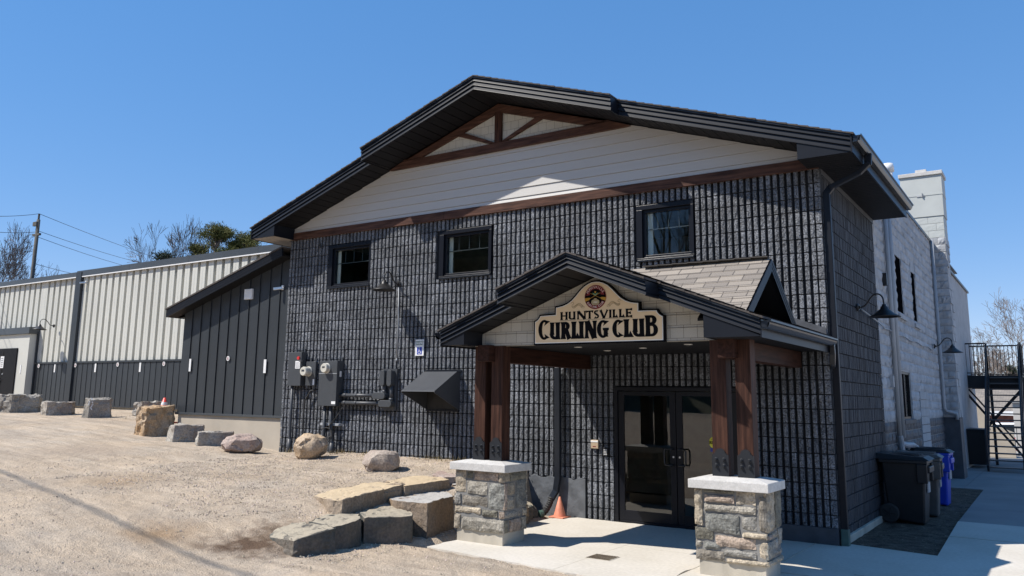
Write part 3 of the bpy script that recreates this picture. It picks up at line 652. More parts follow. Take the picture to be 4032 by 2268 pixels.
mb=MB(); x=DX-.5; fs=[(x,DY-.98,DB),(x,DY+.98,DB),(x,DY,DZ-.1)]; mb.face(fs,[(p[1],p[2]) for p in fs]); mb.build('dormer_wall',M['shake'],can)
# wall flashing where canopy meets the facade
mb=MB()
for s in (-1,1): mb.hexa([(XR,-.03,ZR+.03),(XR+s*2.15,-.03,zc(XR+2.15,.03)),(XR+s*2.15,-.012,zc(XR+2.15,.03)),(XR,-.012,ZR+.03),(XR,-.03,ZR+.13),(XR+s*2.15,-.03,zc(XR+2.15,.13)),(XR+s*2.15,-.012,zc(XR+2.15,.13)),(XR,-.012,ZR+.13)])
mb.build('wall_flashing',M['smoothdark'],can)
mb=MB(); a=Vector((XR+.25,-3.60,zc(XR+.25,.055))) # valley metal along front edge of dormer roof
mb.beam((XR+1.06,-3.27,zc(XR+1.06,.05)),(DX-.02,-3.26,zc(DX,.05)),.12,.006); mb.build('valley_metal',M['fascia'],can)
# beams and posts
for x in (-3.85,-.472):
    mb=MB(); mb.box(x-.093,x+.093,-2.975,-.0,2.385,2.61); mb.build('beam',M['timbery'],can,bevel=.006)
for px0,px1 in ((-4.09,-3.907),(-3.808,-3.625),(-.712,-.53),(-.42,-.24)):
    mb=MB(); mb.box(px0,px1,-2.82,-2.63,1.04,2.605); po=mb.build('post',M['timber'],can,bevel=.006)
    mb=MB(); xm=(px0+px1)/2; hw2=(px1-px0)/2+.004; z1=1.30
    pl=[(-hw2,1.045),(hw2,1.045),(hw2,z1),(hw2-.02,z1),(hw2-.02,z1+.015),(hw2-.04,z1+.015)]+[(.058*math.cos(t),z1+.02+.048*math.sin(t)) for t in [PI*k/8 for k in range(9)]]+[(-hw2+.04,z1+.015),(-hw2+.02,z1+.015),(-hw2+.02,z1),(-hw2,z1)]
    mb.prism(pl,-2.832,-2.8205,lambda a,b,c:(xm+a,c,b)); bp=mb.build('base_plate',M['steel'],po)
    for bx in (-.045,.045):
        for bz in (1.175,1.245):
            mb=MB(); mb.lathe([(0,-.035),(.010,-.035),(.010,-.022),(.017,-.022),(.019,-.006),(.024,-.004),(.024,.001)],(xm+bx,-2.832,bz),8,(0,1,0)); mb.build('bolt',M['steel'],po)
for x in (-3.55,-.155,):
    pass
# ------------------------------------------------------------------ stone pillars
LF=[(0,.23,0,.38),(.24,.37,0,.14),(.38,.88,0,.16),(.89,1,0,.17),(.25,.66,.17,.40),(.68,1,.18,.62),(0,.13,.40,.59),(.15,.67,.42,.60),(0,.54,.61,.73),(.56,.87,.63,.75),(.89,1,.64,.76),(0,.13,.75,1),(.15,1,.78,1)]
LS=[(0,.22,0,.15),(.25,1,0,.15),(0,.12,.17,.62),(.15,.5,.17,.38),(.15,.5,.41,.62),(.53,1,.14,.62),(0,.6,.64,.76),(.63,.8,.64,.76),(.82,1,.63,.76),(0,.22,.78,1),(.26,.74,.78,1),(.77,1,.78,1)]
RF=[(0,.12,0,.52),(.14,.57,.0,.055),(.14,.57,.075,.185),(.59,.86,0,.185),(.14,.86,.205,.31),(.15,.63,.335,.60),(.655,.86,.34,.53),(.89,1,.06,.52),(.66,1,.55,.63),(0,.26,.54,.71),(.28,.845,.63,.79),(.87,1,.66,.90),(0,.1,.73,.83),(.12,.37,.74,.84),(.39,.845,.81,.91),(0,.41,.85,1),(.43,1,.925,1)]
RS=[(0,.55,0,.55),(.58,1,0,.52),(0,.3,.57,.64),(.33,.7,.56,.64),(.73,1,.54,.76),(0,.45,.66,.90),(.48,.7,.66,.8),(.48,1,.82,.9),(0,1,.92,1)]
TL=[(.62,.62,.55),(.95,.97,.98),(1.25,1.15,1.0),(1.45,1.32,1.12),(.75,.80,.82),(1.3,1.1,.98),(.9,.86,.8),(1.1,1.08,1.02)]
def stones(mb,lay,fn,wd,z0,z1,rr,tints=None):
    H=z1-z0
    for n,(u0,u1,v0,v1) in enumerate(lay):
        c=TL[(n*5+3)%8] if not tints else TL[tints[n%len(tints)]]; j=rr.uniform(.88,1.12); mb.cc=(c[0]*j,c[1]*j,c[2]*j)
        a0=u0*wd+.006;a1=u1*wd-.006;b0=z1-v1*H+.006;b1=z1-v0*H-.006; o=rr.uniform(.026,.05)
        nxx=max(3,int((a1-a0)/.035)); nz=max(3,int((b1-b0)/.035)); g=[]
        for jz in range(nz+1):
            r=[]
            for jx in range(nxx+1):
                ex=jx in(0,nxx); ez=jz in(0,nz); x=a0+(a1-a0)*jx/nxx+rr.uniform(-.005,.005)*(not(u0==0 and jx==0 or u1==1 and jx==nxx)); z=b0+(b1-b0)*jz/nz+rr.uniform(-.005,.005)
                d=o+noise.noise((x*9+n*7,z*9,n))*.016+rr.uniform(-.003,.003); d=d-(.014 if (ex or ez) else 0); r.append((x,z,d))
            g.append(r)
        for jz in range(nz):
            for jx in range(nxx): mb.face([fn(*g[jz][jx]),fn(*g[jz][jx+1]),fn(*g[jz+1][jx+1]),fn(*g[jz+1][jx])])
        for jz in range(nz):
            for e,w_ in ((0,1),(nxx,0)):
                p,q=g[jz][e],g[jz+1][e]; f=[fn(*p),fn(*q),fn(q[0],q[1],0),fn(p[0],p[1],0)]; mb.face(f if w_ else f[::-1])
        for jx in range(nxx):
            for e,w_ in ((0,0),(nz,1)):
                p,q=g[e][jx],g[e][jx+1]; f=[fn(*p),fn(*q),fn(q[0],q[1],0),fn(p[0],p[1],0)]; mb.face(f if w_ else f[::-1])
    mb.cc=(1,1,1)
def pillar(x0,x1,F_,S_,label,seed):
    rr=random.Random(seed); p=thing('stone_pillar',((x0+x1)/2,-2.7,0),label,'pillar','stone pillars carrying the canopy posts')
    mb=MB(); mb.box(x0+.035,x1-.035,-2.955,-2.43,-.09,.20); mb.build('footing',M['footing'],p,bevel=.008)
    mb=MB(); mb.box(x0+.02,x1-.02,-2.965,-2.43,.165,.93); mb.build('mortar_core',M['mortar'],p)
    mb=MB(); yf,yb=-2.965,-2.43; z0,z1=.155,.925
    stones(mb,F_,lambda u,z,d:(x0+.0+u,yf-d+.012,z),x1-x0,z0,z1,rr)
    stones(mb,S_,lambda u,z,d:(x1-.02+d-.012,yf-.01+u,z),yb-yf+.02,z0,z1,rr)
    stones(mb,S_,lambda u,z,d:(x0+.02-d+.012,yb-u,z),yb-yf,z0,z1,rr)
    stones(mb,F_[:12],lambda u,z,d:(x1-u,yb+d-.012,z),x1-x0,z0,z1,rr)
    mb.build('stone_veneer',M['stone'],p)
    mb=MB(); a,b,c,d=x0-.045,x1+.045,-3.045,-2.385; m=.16
    mb.box(a,b,c,d,.93,1.028); 
    mb.hexa([(a+.004,c+.004,1.0285),(b-.004,c+.004,1.0285),(b-.004,d-.004,1.0285),(a+.004,d-.004,1.0285),(a+m,c+m,1.06),(b-m,c+m,1.06),(b-m,d-m,1.06),(a+m,d-m,1.06)])
    mb.build('cap_slab',M['cap'],p,bevel=.006)
pillar(-4.28,-3.465,LF,LS,'left stone pillar with pale cap beside the ledge rocks',4)
pillar(-.885,-.075,RF,RS,'right stone pillar with pale cap in front of the glass doors',8)
# ------------------------------------------------------------------ club sign
sg=thing('club_sign',(-2.155,-2.86,2.6),'cream shaped sign reading Huntsville Curling Club with round crest','sign')
SC=-2.155
M['cream']=mat('cream_sign_face',(.80,.63,.41),.5,var=.03,vscale=2); M['signwhite']=mat('sign_white_line',(.8,.8,.78),.5,var=.01)
M['maroon']=mat('crest_maroon',(.20,.012,.018),.5,var=.02); M['gold']=mat('crest_gold',(.50,.28,.03),.5,var=.02); M['teal']=mat('crest_green',(.12,.35,.24),.5,var=.02); M['stonegold']=mat('crest_stone',(.42,.36,.22),.5,var=.02); M['scroll']=mat('scroll_olive',(.22,.15,.05),.5,var=.02)
H_=[(0,3.400),(.06,3.396),(.12,3.375),(.18,3.342),(.243,3.288),(.30,3.228),(.36,3.172),(.42,3.135),(.48,3.113),(.54,3.101),(.605,3.096),(.605,3.0),(.838,2.995),(.850,2.965),(.87,2.942),(.895,2.925),(.925,2.915),(.925,2.592)]
full=[(SC+x,z) for x,z in H_]+[(SC-x,z) for x,z in H_[::-1] if x>0]
def inset(poly,d):
    n=len(poly); out=[]
    for i in range(n):
        p0=Vector(poly[i-1]);p=Vector(poly[i]);p1=Vector(poly[(i+1)%n]); a=(p-p0).normalized(); b=(p1-p).normalized()
        n1=Vector((-a.y,a.x));n2=Vector((-b.y,b.x)); m=(n1+n2); m=m/max(.35,m.length_squared/2) if m.length>0 else n1; q=p-m*d; out.append((q.x,q.y))
    return out
full=full[::-1]  # orientation so inset goes inward
def area(p): return sum(p[i-1][0]*p[i][1]-p[i][0]*p[i-1][1] for i in range(len(p)))
sgn=1 if area(inset(full,.01))**2<area(full)**2 else -1
def flat(name,poly,y0,y1,m,parent=sg):
    mb=MB(); mb.prism(poly,y0,y1,lambda a,b,c:(a,c,b)); return mb.build(name,m,parent)
YS=-2.90
flat('backing',full,YS,-2.84,M['black']); flat('white_line',inset(full,sgn*.020),YS-.003,YS-.0005,M['signwhite']); face=flat('sign_face',inset(full,sgn*.031),YS-.006,YS-.0035,M['cream'])
def ribbon(mb,pts,wd,y0,y1):
    n=len(pts); L=[];R=[]
    for i in range(n):
        a=Vector(pts[max(i-1,0)]);b=Vector(pts[min(i+1,n-1)]); d=(b-a).normalized(); nn=Vector((-d.y,d.x)); p=Vector(pts[i]); w_=wd[i] if hasattr(wd,'__len__') else wd
        L.append(p+nn*w_/2);R.append(p-nn*w_/2)
    for i in range(n-1):
        q=[L[i],R[i],R[i+1],L[i+1]]; mb.hexa([(v.x,y1,v.y) for v in q]+[(v.x,y0,v.y) for v in q])
def stem(mb,x0,z0,x1,z1,t,y,fl=1.45):
    P=[];W=[]
    for k in range(9):
        s=k/8; P.append((x0+(x1-x0)*s,z0+(z1-z0)*s)); e=abs(s-.5)*2; W.append(t*(1+(fl-1)*e**5))
    ribbon(mb,P,W,y,y+.0022)
def arc(mb,cx,cz,rx,rz,a0,a1,tx,tz,y,n=14,f0=1,f1=1):
    P=[];W=[]
    for k in range(n+1):
        a=a0+(a1-a0)*k/n; r=math.radians(a); P.append((cx+(rx-tx/2)*math.cos(r),cz+(rz-tz/2)*math.sin(r))); W.append(tx*math.cos(r)**2+tz*math.sin(r)**2)
    W[0]*=f0;W[1]*=(1+f0)/2;W[-1]*=f1;W[-2]*=(1+f1)/2; ribbon(mb,P,W,y,y+.0022)
def glyph(mb,ch,x0,x1,z0,z1,t,y):
    w_=x1-x0;h=z1-z0;cx=(x0+x1)/2;cz=(z0+z1)/2; th=t*.55
    Y2=y-.0004
    if ch in 'CG':
        arc(mb,x0+w_*.55,cz,w_*.55,h/2,44,316 if ch=='C' else 330,t,th,y,26,2.3,2.0 if ch=='C' else 1)
        if ch=='G': stem(mb,x1-t*.6,z0+h*.06,x1-t*.6,z0+h*.50,t,Y2,1.2); ribbon(mb,[(x1-t*1.3,z0+h*.49),(x1+t*.15,z0+h*.49)],th,Y2-.0004,Y2+.001)
    elif ch=='U': stem(mb,x0+t*.6,z1,x0+t*.55,z0+h*.28,t,y,1.3); stem(mb,x1-t*.5,z0,x1-t*.55,z1,t,Y2,1.3); arc(mb,cx,z0+h*.30,w_/2-.0*t,h*.30,180,340,t,th*1.1,Y2-.0004)
    elif ch in 'RB':
        stem(mb,x0+t*.55,z0,x0+t*.55,z1,t,y); m=z0+h*(.50 if ch=='R' else .54)
        def bowl(za,zb,wr,yy): ribbon(mb,[(x0+t*.5,zb-th/2),(x0+wr*.55,zb-th/2)],th,yy,yy+.002); ribbon(mb,[(x0+t*.5,za+th/2),(x0+wr*.55,za+th/2)],th,yy,yy+.002); arc(mb,x0+wr*.5,(za+zb)/2,wr*.5,(zb-za)/2,-90,90,t,th,yy-.0003)
        bowl(m,z1,w_*(.9 if ch=='R' else .90),Y2)
        if ch=='B': bowl(z0,m+th*.6,w_*1.0,Y2-.0007)
        else: stem(mb,x0+w_*.45,m+th,x1-t*.35,z0,t,Y2-.0007,1.15)
    elif ch=='L': stem(mb,x0+t*.6,z0,x0+t*.6,z1,t,y); ribbon(mb,[(x0+t,z0+th*.6),(x0+w_*.7,z0+th*.62),(x1,z0+th*1.25)],[th*1.2,th*1.3,th*2.9],Y2,Y2+.002)
    elif ch=='I': stem(mb,cx,z0,cx,z1,t,y)
    elif ch=='N': stem(mb,x0+t*.4,z0,x0+t*.4,z1,t*.75,y,1.6); stem(mb,x1-t*.4,z0,x1-t*.4,z1,t*.75,Y2,1.6); stem(mb,x0+t*.5,z1-.002,x1-t*.5,z0+.002,t*1.15,Y2-.0004,1.1)
    elif ch=='H': stem(mb,x0+t*.6,z0,x0+t*.6,z1,t,y); stem(mb,x1-t*.6,z0,x1-t*.6,z1,t,y); ribbon(mb,[(x0+t*.7,cz),(x1-t*.7,cz)],th,Y2,Y2+.002)
    elif ch=='T': stem(mb,cx,z0,cx,z1,t,y); ribbon(mb,[(x0,z1-th*.9),(x0+w_*.25,z1-th*.5),(x1-w_*.25,z1-th*.5),(x1,z1-th*.9)],[th*2.2,th,th,th*2.2],Y2,Y2+.002)
    elif ch=='V': stem(mb,x0+t*.6,z1,cx,z0,t,y,1.35); stem(mb,x1-t*.5,z1,cx,z0,t*.7,Y2,1.6)
    elif ch=='E':
        stem(mb,x0+t*.6,z0,x0+t*.6,z1,t,y)
        for zz,k in ((z0+th*.6,1),(cz,.8),(z1-th*.6,1)): ribbon(mb,[(x0+t*.8,zz),(x0+w_*.6*k,zz),(x0+w_*k,zz)],[th,th,th*2.1],Y2,Y2+.002)
    elif ch=='S': arc(mb,cx,z0+h*.735,w_*.46,h*.265,40,262,t*.8,th,y,14,2,1); arc(mb,cx,z0+h*.28,w_*.5,h*.28,88,-145,t*.8,th,Y2,14,1,2); stem(mb,cx-w_*.25,z0+h*.62,cx+w_*.28,z0+h*.40,t*.85,Y2-.0004,1)
mb=MB(); yl=YS-.009
for ch,a,b in (('H',-2.668,-2.56),('U',-2.547,-2.447),('N',-2.419,-2.296),('T',-2.29,-2.19),('S',-2.182,-2.106),('V',-2.102,-1.973),('I',-1.965,-1.932),('L',-1.916,-1.85),('L',-1.828,-1.757),('E',-1.737,-1.649)): glyph(mb,ch,a,b,2.908,3.013,.029,yl)
mb.box(-2.68,-1.645,yl,yl+.002,2.8975,2.9005)
mb.build('place_lettering',M['black'],sg)
mb=MB()
for ch,a,b,z1 in (('C',-3.004,-2.84,2.922),('U',-2.827,-2.677,2.882),('R',-2.657,-2.515,2.882),('L',-2.504,-2.396,2.882),('I',-2.385,-2.334,2.882),('N',-2.306,-2.145,2.882),('G',-2.138,-1.979,2.885),('C',-1.922,-1.776,2.883),('L',-1.764,-1.654,2.882),('U',-1.644,-1.493,2.882),('B',-1.475,-1.312,2.918)): glyph(mb,ch,a,b,2.659,z1,.058,yl)
mb.build('club_lettering',M['black'],sg)
CZ=3.182; R_=.151
def disc(name,cx,cz,rx,rz,y,m,parent): mb=MB(); mb.prism([(cx+rx*math.cos(2*PI*k/40),cz+rz*math.sin(2*PI*k/40)) for k in range(40)],y,y+.0015,lambda a,b,c:(a,c,b)); return mb.build(name,m,parent)
cr=disc('crest',SC,CZ,R_,R_,YS-.0090,M['black'],sg)
mb=MB(); arc(mb,SC,CZ,R_,R_,25,155,.046,.046,YS-.0125,24); arc(mb,SC,CZ,R_,R_,208,332,.046,.046,YS-.0125,24); arc(mb,SC,CZ,R_+.003,R_+.003,0,360,.007,.007,YS-.0132,40)
for s in (-1,1): mb.prism([(SC+s*.075,3.215),(SC+s*.128,3.205),(SC+s*.118,3.235),(SC+s*.11,3.26),(SC+s*.08,3.25)],YS-.0142,YS-.0125,lambda a,b,c:(a,c,b))
mb.build('crest_band',M['maroon'],cr)
mb=MB()
for s in (-1,1):
    mb.beam((SC+s*.075,YS-.0135,3.165),(SC-s*.07,YS-.0135,3.235),.003,.004,(0,0,1)); mb.prism([(SC+s*.070,3.175),(SC+s*.085,3.150),(SC+s*.145,3.130),(SC+s*.150,3.172),(SC+s*.10,3.178)],YS-.0142,YS-.0126,lambda a,b,c:(a,c,b))
mb.build('crest_brooms',M['gold'],cr)
mb=MB(); mb.prism([(SC-.052,3.098),(SC+.052,3.098),(SC+.058,3.115),(SC+.052,3.138),(SC+.025,3.152),(SC-.025,3.152),(SC-.052,3.138),(SC-.058,3.115)],YS-.0145,YS-.0126,lambda a,b,c:(a,c,b)); mb.prism([(SC-.042,3.082),(SC+.042,3.082),(SC+.05,3.096),(SC-.05,3.096)],YS-.0145,YS-.0126,lambda a,b,c:(a,c,b)); mb.prism([(SC-.012,3.153),(SC+.012,3.153),(SC+.02,3.166),(SC-.02,3.166)],YS-.0145,YS-.0126,lambda a,b,c:(a,c,b)); mb.build('crest_curling_stone',M['stonegold'],cr)
mb=MB(); mb.prism([(SC,3.200),(SC+.045,3.236),(SC+.018,3.232),(SC,3.215),(SC-.018,3.232),(SC-.045,3.236)],YS-.0152,YS-.0136,lambda a,b,c:(a,c,b)); mb.build('crest_leaves',M['teal'],cr)
mb=MB(); mb.prism([(SC-.008,3.232),(SC+.008,3.232),(SC+.013,3.256),(SC-.013,3.256)],YS-.0152,YS-.0136,lambda a,b,c:(a,c,b)); mb.build('crest_thistle',M['gold'],cr)
def arctext(s,rad,a_mid,size,inv=False,step=8.):
    n=len(s)
    for i,ch in enumerate(s):
        if ch==' ': continue
        a=a_mid+(n-1)/2*step-i*step if not inv else a_mid-(n-1)/2*step+i*step
        r=math.radians(a); txt('crest_letter',ch,size,M['signwhite'],cr,face_front(SC+rad*math.cos(r),YS-.0150,CZ+rad*math.sin(r),r-PI/2 if not inv else r+PI/2),.0005)
arctext('HUNTSVILLE',.127,90,.042,False,13.0); arctext('CURLING CLUB',.127,270,.036,True,10.2)
txt('crest_year','1960',.030,M['signwhite'],cr,face_front(SC,YS-.0155,3.116),.0005)
mb=MB()
for s in (-1,1):
    for dx,dz,sc_ in ((.0,0,1),(.01,-.012,.95),(.02,-.024,.85)):
        P=[(SC+s*(.175+dx+t*.17*sc_),3.085+dz+.022*math.sin(t*2*PI-.6)+.02*t) for t in [k/16 for k in range(17)]]; ribbon(mb,P,.0032,yl-.0003*dx*10,yl+.002)
    P=[(SC+s*(.335+.022*math.cos(t)),3.118+.014*math.sin(t)) for t in [k/10*5 for k in range(11)]]; ribbon(mb,P,.003,yl-.0004,yl+.0016)
    P=[(SC+s*(.18+.018*math.cos(t)),3.062+.013*math.sin(t)) for t in [k/10*5 for k in range(11)]]; ribbon(mb,P,.003,yl-.0004,yl+.0016)
mb.build('scroll_ornament',M['scroll'],sg)
# ------------------------------------------------------------------ wall lamps
def lamp(base,d,label,L=.42,drop=.10):
    d=Vector(d); t=thing('wall_lamp',base,label,'wall lamp','gooseneck wall lamps'); b=Vector(base); up_=Vector((0,0,1))
    mb=MB(); mb.lathe([(0,.03),(.05,.03),(.065,.012),(.065,0),(0,0)],b,14,d); mb.lathe([(0,.05),(.03,.05),(.03,.03)],b,10,d); mb.build('wall_plate',M['lamp'],t,smooth=False)
    top=b+d*L+up_*.02; c0=[(.0,.0),(.07,-.005),(.14,.03),(.20,.12),(.27,.20),(.35,.205),(.41,.15),(.42,.05),(.42,.02)]
    for _ in range(2): c0=[c0[0]]+[(a[0]*w1+c[0]*(1-w1),a[1]*w1+c[1]*(1-w1)) for a,c in zip(c0,c0[1:]) for w1 in (.75,.25)]+[c0[-1]]
    P=[b+d*(x*L/.42)+up_*z for x,z in c0]
    mb=MB(); mb.tube(P,.0125,8); mb.build('arm',M['lamp'],t,smooth=True)
    mb=MB(); mb.lathe([(0,.01),(.03,.01),(.035,-.02),(.055,-.03),(.060,-.065),(.075,-.075),(.16,-.15),(.235,-.185),(.24,-.195),(.228,-.19),(.15,-.16),(.07,-.09),(.0,-.085)],top,28); mb.build('shade',M['lamp'],t,smooth=True)
    mb=MB(); mb.lathe([(0,-.16),(.025,-.15),(.03,-.12),(.015,-.09)],top,12); mb.build('bulb',M['lampin'],t,smooth=True)
    return t
lamp((-8.02,-.014,4.09),(0,-1,0),'black gooseneck lamp on the dark front wall between two windows')
lamp((-26.62,2.86,4.17),(0,-1,0),'black gooseneck lamp on the beige ribbed hall beside the door',.5)
lamp((.015,2.12,3.44),(1,0,0),'black gooseneck lamp on the dark side wall above the bins',.40)
lamp((.03,11.75,3.38),(1,0,0),'black gooseneck lamp on the grey block wall near the chimney',.42)
# ------------------------------------------------------------------ electrical gear on the front wall
def enclosure(x0,x1,z0,z1,d,label,cat):
    t=thing('electrical_box',((x0+x1)/2,-.02,z0),label,cat)
    mb=MB(); mb.box(x0,x1,-d,-.03,z0,z1); mb.build('housing',M['meterbox'],t,bevel=.006)
    mb=MB()
    for x in (x0+.1*(x1-x0)+.05,x1-.06): mb.box(x-.02,x+.02,-.035,-.013,z0-.06,z1+.075)
    mb.build('mount_rail',M['darkbox'],t); return t
A=enclosure(-10.925,-10.525,2.08,2.79,.165,'tall charcoal switch box with red knob and white notice','electrical box')
mb=MB(); mb.lathe([(0,-.03),(.035,-.03),(.038,-.005),(.03,.0)],(-10.60,-.166,2.66),14,(0,1,0)); mb.build('knob',M['red'],A)
mb=MB(); mb.box(-10.555,-10.51,-.20,-.15,2.58,2.62); mb.build('latch',M['chrome'],A)
mb=MB(); mb.box(-10.70,-10.56,-.170,-.1655,2.44,2.60); nt_=mb.build('notice',M['white'],A); mb=MB()
for k in range(5): mb.box(-10.685,-10.58+.01*(k%2),-.1715,-.1702,2.46+.025*k,2.466+.025*k)
mb.build('notice_print',M['darkbox'],nt_)
Bx=enclosure(-10.46,-10.165,2.085,2.585,.09,'small charcoal meter box between the two larger boxes','meter box')
mb=MB(); mb.lathe([(0,-.17),(.085,-.17),(.095,-.15),(.095,-.03),(.105,-.02),(.105,0)],(-10.36,-.091,2.38),24,(0,1,0)); mt=mb.build('meter',M['meterglass'],Bx,smooth=False); mb=MB(); mb.box(-10.40,-10.32,-.2645,-.261,2.375,2.415); mb.build('dial',M['darkbox'],mt)
mb=MB(); mb.box(-10.23,-10.185,-.094,-.0905,2.1,2.22); mb.build('notice',M['white'],Bx)
Cx=enclosure(-9.925,-9.41,1.68,2.59,.215,'largest charcoal meter cabinet with round meter near its top','meter cabinet')
mb=MB(); mb.lathe([(0,-.10),(.085,-.10),(.095,-.085),(.095,-.03),(.105,-.02),(.105,0)],(-9.70,-.216,2.44),24,(0,1,0)); mt=mb.build('meter',M['meterglass'],Cx); mb=MB(); mb.box(-9.735,-9.665,-.3195,-.316,2.44,2.475); mb.build('dial',M['darkbox'],mt)
mb=MB(); mb.box(-9.926,-9.409,-.219,-.214,2.325,2.337); mb.build('seam_strip',M['pipe'],Cx); mb=MB(); mb.box(-9.53,-9.42,-.219,-.2155,1.72,1.775); mb.build('notice',M['white'],Cx); mb=MB(); mb.box(-9.409,-9.405,-.14,-.09,2.27,2.38); mb.build('side_label',M['white'],Cx)
cd=thing('conduit_run',(-8.6,-.1,1.6),'twin grey conduits running right from the largest cabinet then up','conduit')
for z,x1 in ((1.90,-8.43),(1.75,-8.27)):
    mb=MB(); mb.tube([(-9.42,-.10,z),(x1,-.10,z)],.036,12); 
    for x in (-9.30,-9.0): mb.tube([(x,-.10,z),(x+.07,-.10,z)],.043,12)
    mb.build('pipe',M['darkbox'],cd,smooth=True)
def cbody(x0,x1,z0,z1,name='conduit_body'):
    mb=MB(); w_=x1-x0;h=z1-z0;r=min(w_,h)/2; P=[]
    if w_>h: P=[(x1-r+r*math.cos(a),(z0+z1)/2+r*math.sin(a)) for a in [(-PI/2+PI*k/8) for k in range(9)]]+[(x0+r+r*math.cos(a),(z0+z1)/2+r*math.sin(a)) for a in [(PI/2+PI*k/8) for k in range(9)]]
    else: P=[((x0+x1)/2+r*math.cos(a),z1-r+r*math.sin(a)) for a in [(PI*k/8) for k in range(9)]]+[((x0+x1)/2+r*math.cos(a),z0+r+r*math.sin(a)) for a in [(PI+PI*k/8) for k in range(9)]]
    mb.prism(P,-.185,-.04,lambda a,b,c:(a,c,b)); return mb.build(name,M['meterbox'],cd,bevel=.008)
cbody(-8.47,-8.13,1.835,1.965); cbody(-8.30,-7.96,1.685,1.815); cbody(-8.28,-8.16,2.08,2.40); cbody(-8.10,-7.98,2.08,2.40)
for x,a,b in ((-8.21,1.95,2.12),(-8.03,1.80,2.12)):
    mb=MB(); mb.tube([(x,-.10,a),(x,-.10,b)],.036,12); mb.tube([(x,-.10,a),(x,-.10,a+.06)],.048,12); mb.build('pipe',M['darkbox'],cd,smooth=True)
mb=MB(); mb.box(-8.31,-7.94,-.06,-.013,1.62,2.42); mb.build('back_plate',M['darkbox'],cd)
wr=MB(); wr.tube([(-8.0,-.03,4.03),(-7.985,-.025,3.3),(-7.99,-.025,2.62)],.011,6); wr.lathe([(0,0),(.018,0),(.018,.05),(0,.05)],(-7.99,-.03,2.57),8); tag(wr.build('lamp_cable',M['pipe'],smooth=True),'pale grey cable dropping from the front wall lamp','cable')
def conduit(pts,r,label,cat='conduit',m='darkbox',boots=None,name='conduit'):
    z=pts[-1][2]; t=thing(name,pts[-1],label,cat); mb=MB(); mb.tube(pts,r,12); mb.build('pipe',M[m],t,smooth=True)
    if boots: mb=MB(); mb.tube([boots[0],boots[1]],r*1.6,12); mb.build('sleeve',M[m],t,smooth=True)
    return t
conduit([(-10.83,-.10,2.10),(-10.83,-.10,1.4),(-10.81,-.11,.75),(-10.81,-.11,.60)],.030,'dark riser pipe below the switch box with red knob',boots=((-10.81,-.11,.98),(-10.81,-.11,.6)))
conduit([(-9.80,-.12,1.70),(-9.79,-.13,1.1),(-9.79,-.14,.62)],.034,'left of two pipes below the largest cabinet',boots=((-9.79,-.14,.95),(-9.79,-.14,.62)))
conduit([(-9.64,-.12,1.70),(-9.60,-.13,1.3),(-9.52,-.14,.9),(-9.54,-.15,.62)],.034,'leaning right hand pipe below the largest cabinet',boots=((-9.525,-.14,.98),(-9.54,-.15,.62)))
mb=MB(); mb.box(-9.95,-9.40,-.09,-.013,1.285,1.335); tag(mb.build('bracket_rail',M['pipe'],bevel=.004),'short metal strut across the pipes below the cabinet','bracket')
mb=MB(); P=[(-9.66+.17*math.cos(t),-.19+.02*math.sin(t*2),1.10+.15*math.sin(t)) for t in [k/24*4*PI for k in range(25)]]; P=[(-9.3,-.12,1.66),(-9.45,-.15,1.45),(-9.6,-.17,1.30)]+P+[(-9.95,-.15,.95),(-10.1,-.1,.8)]; mb.tube(P,.009,6); tag(mb.build('coiled_cable',M['rubber'],smooth=True),'coil of black cable hanging on the pipes','cable')
mb=MB(); mb.tube([(-10.15,-.08,2.0),(-10.28,-.09,1.98),(-10.42,-.10,1.78),(-10.45,-.10,1.4),(-10.37,-.10,.95),(-10.33,-.1,.75)],.016,8); tag(mb.build('looped_cable',M['rubber'],smooth=True),'thick black cable looping down beside the small meter','cable')
mb=MB(); mb.tube([(-10.62,-.08,2.08),(-10.58,-.08,1.5),(-10.56,-.08,.8)],.008,6); tag(mb.build('thin_cable',M['rubber'],smooth=True),'thin straight cable under the switch box','cable')
# intake hood
vh=thing('vent_hood',(-6.83,-.02,1.65),'large charcoal sheet metal vent hood on the front wall','vent hood')
x0,x1=-7.215,-6.445; mb=MB()
O=[(-.013,2.355),(-.10,2.355),(-.76,2.000),(-.76,1.975),(-.013,1.66)]
mb.hexa([(x0,-.76,1.985),(x1,-.76,1.985),(x1,-.12,2.345),(x0,-.12,2.345),(x0,-.755,2.0),(x1,-.755,2.0),(x1,-.115,2.360),(x0,-.115,2.360)])
mb.box(x0,x1,-.119,-.013,2.345,2.36)
for a,b in ((x0,x0+.008),(x1-.008,x1)):
    pr=[(-.013,2.345),(-.12,2.345),(-.76,1.985),(-.76,1.965),(-.013,1.655)]; mb.prism(pr,a,b,lambda p,q,r:(r,p,q))
mb.build('hood_shell',M['darkbox'],vh)
mb=MB(); mb.box(x0-.03,x1+.03,-.03,-.0125,2.345,2.40); mb.box(x0-.0,x1+.0,-.05,-.0125,1.63,1.665); mb.build('flange',M['fascia'],vh,bevel=.003)
mb=MB(); mb.box(x0+.01,x1-.01,-.028,-.02,1.66,2.33); mb.build('grille',M['rubber'],vh)
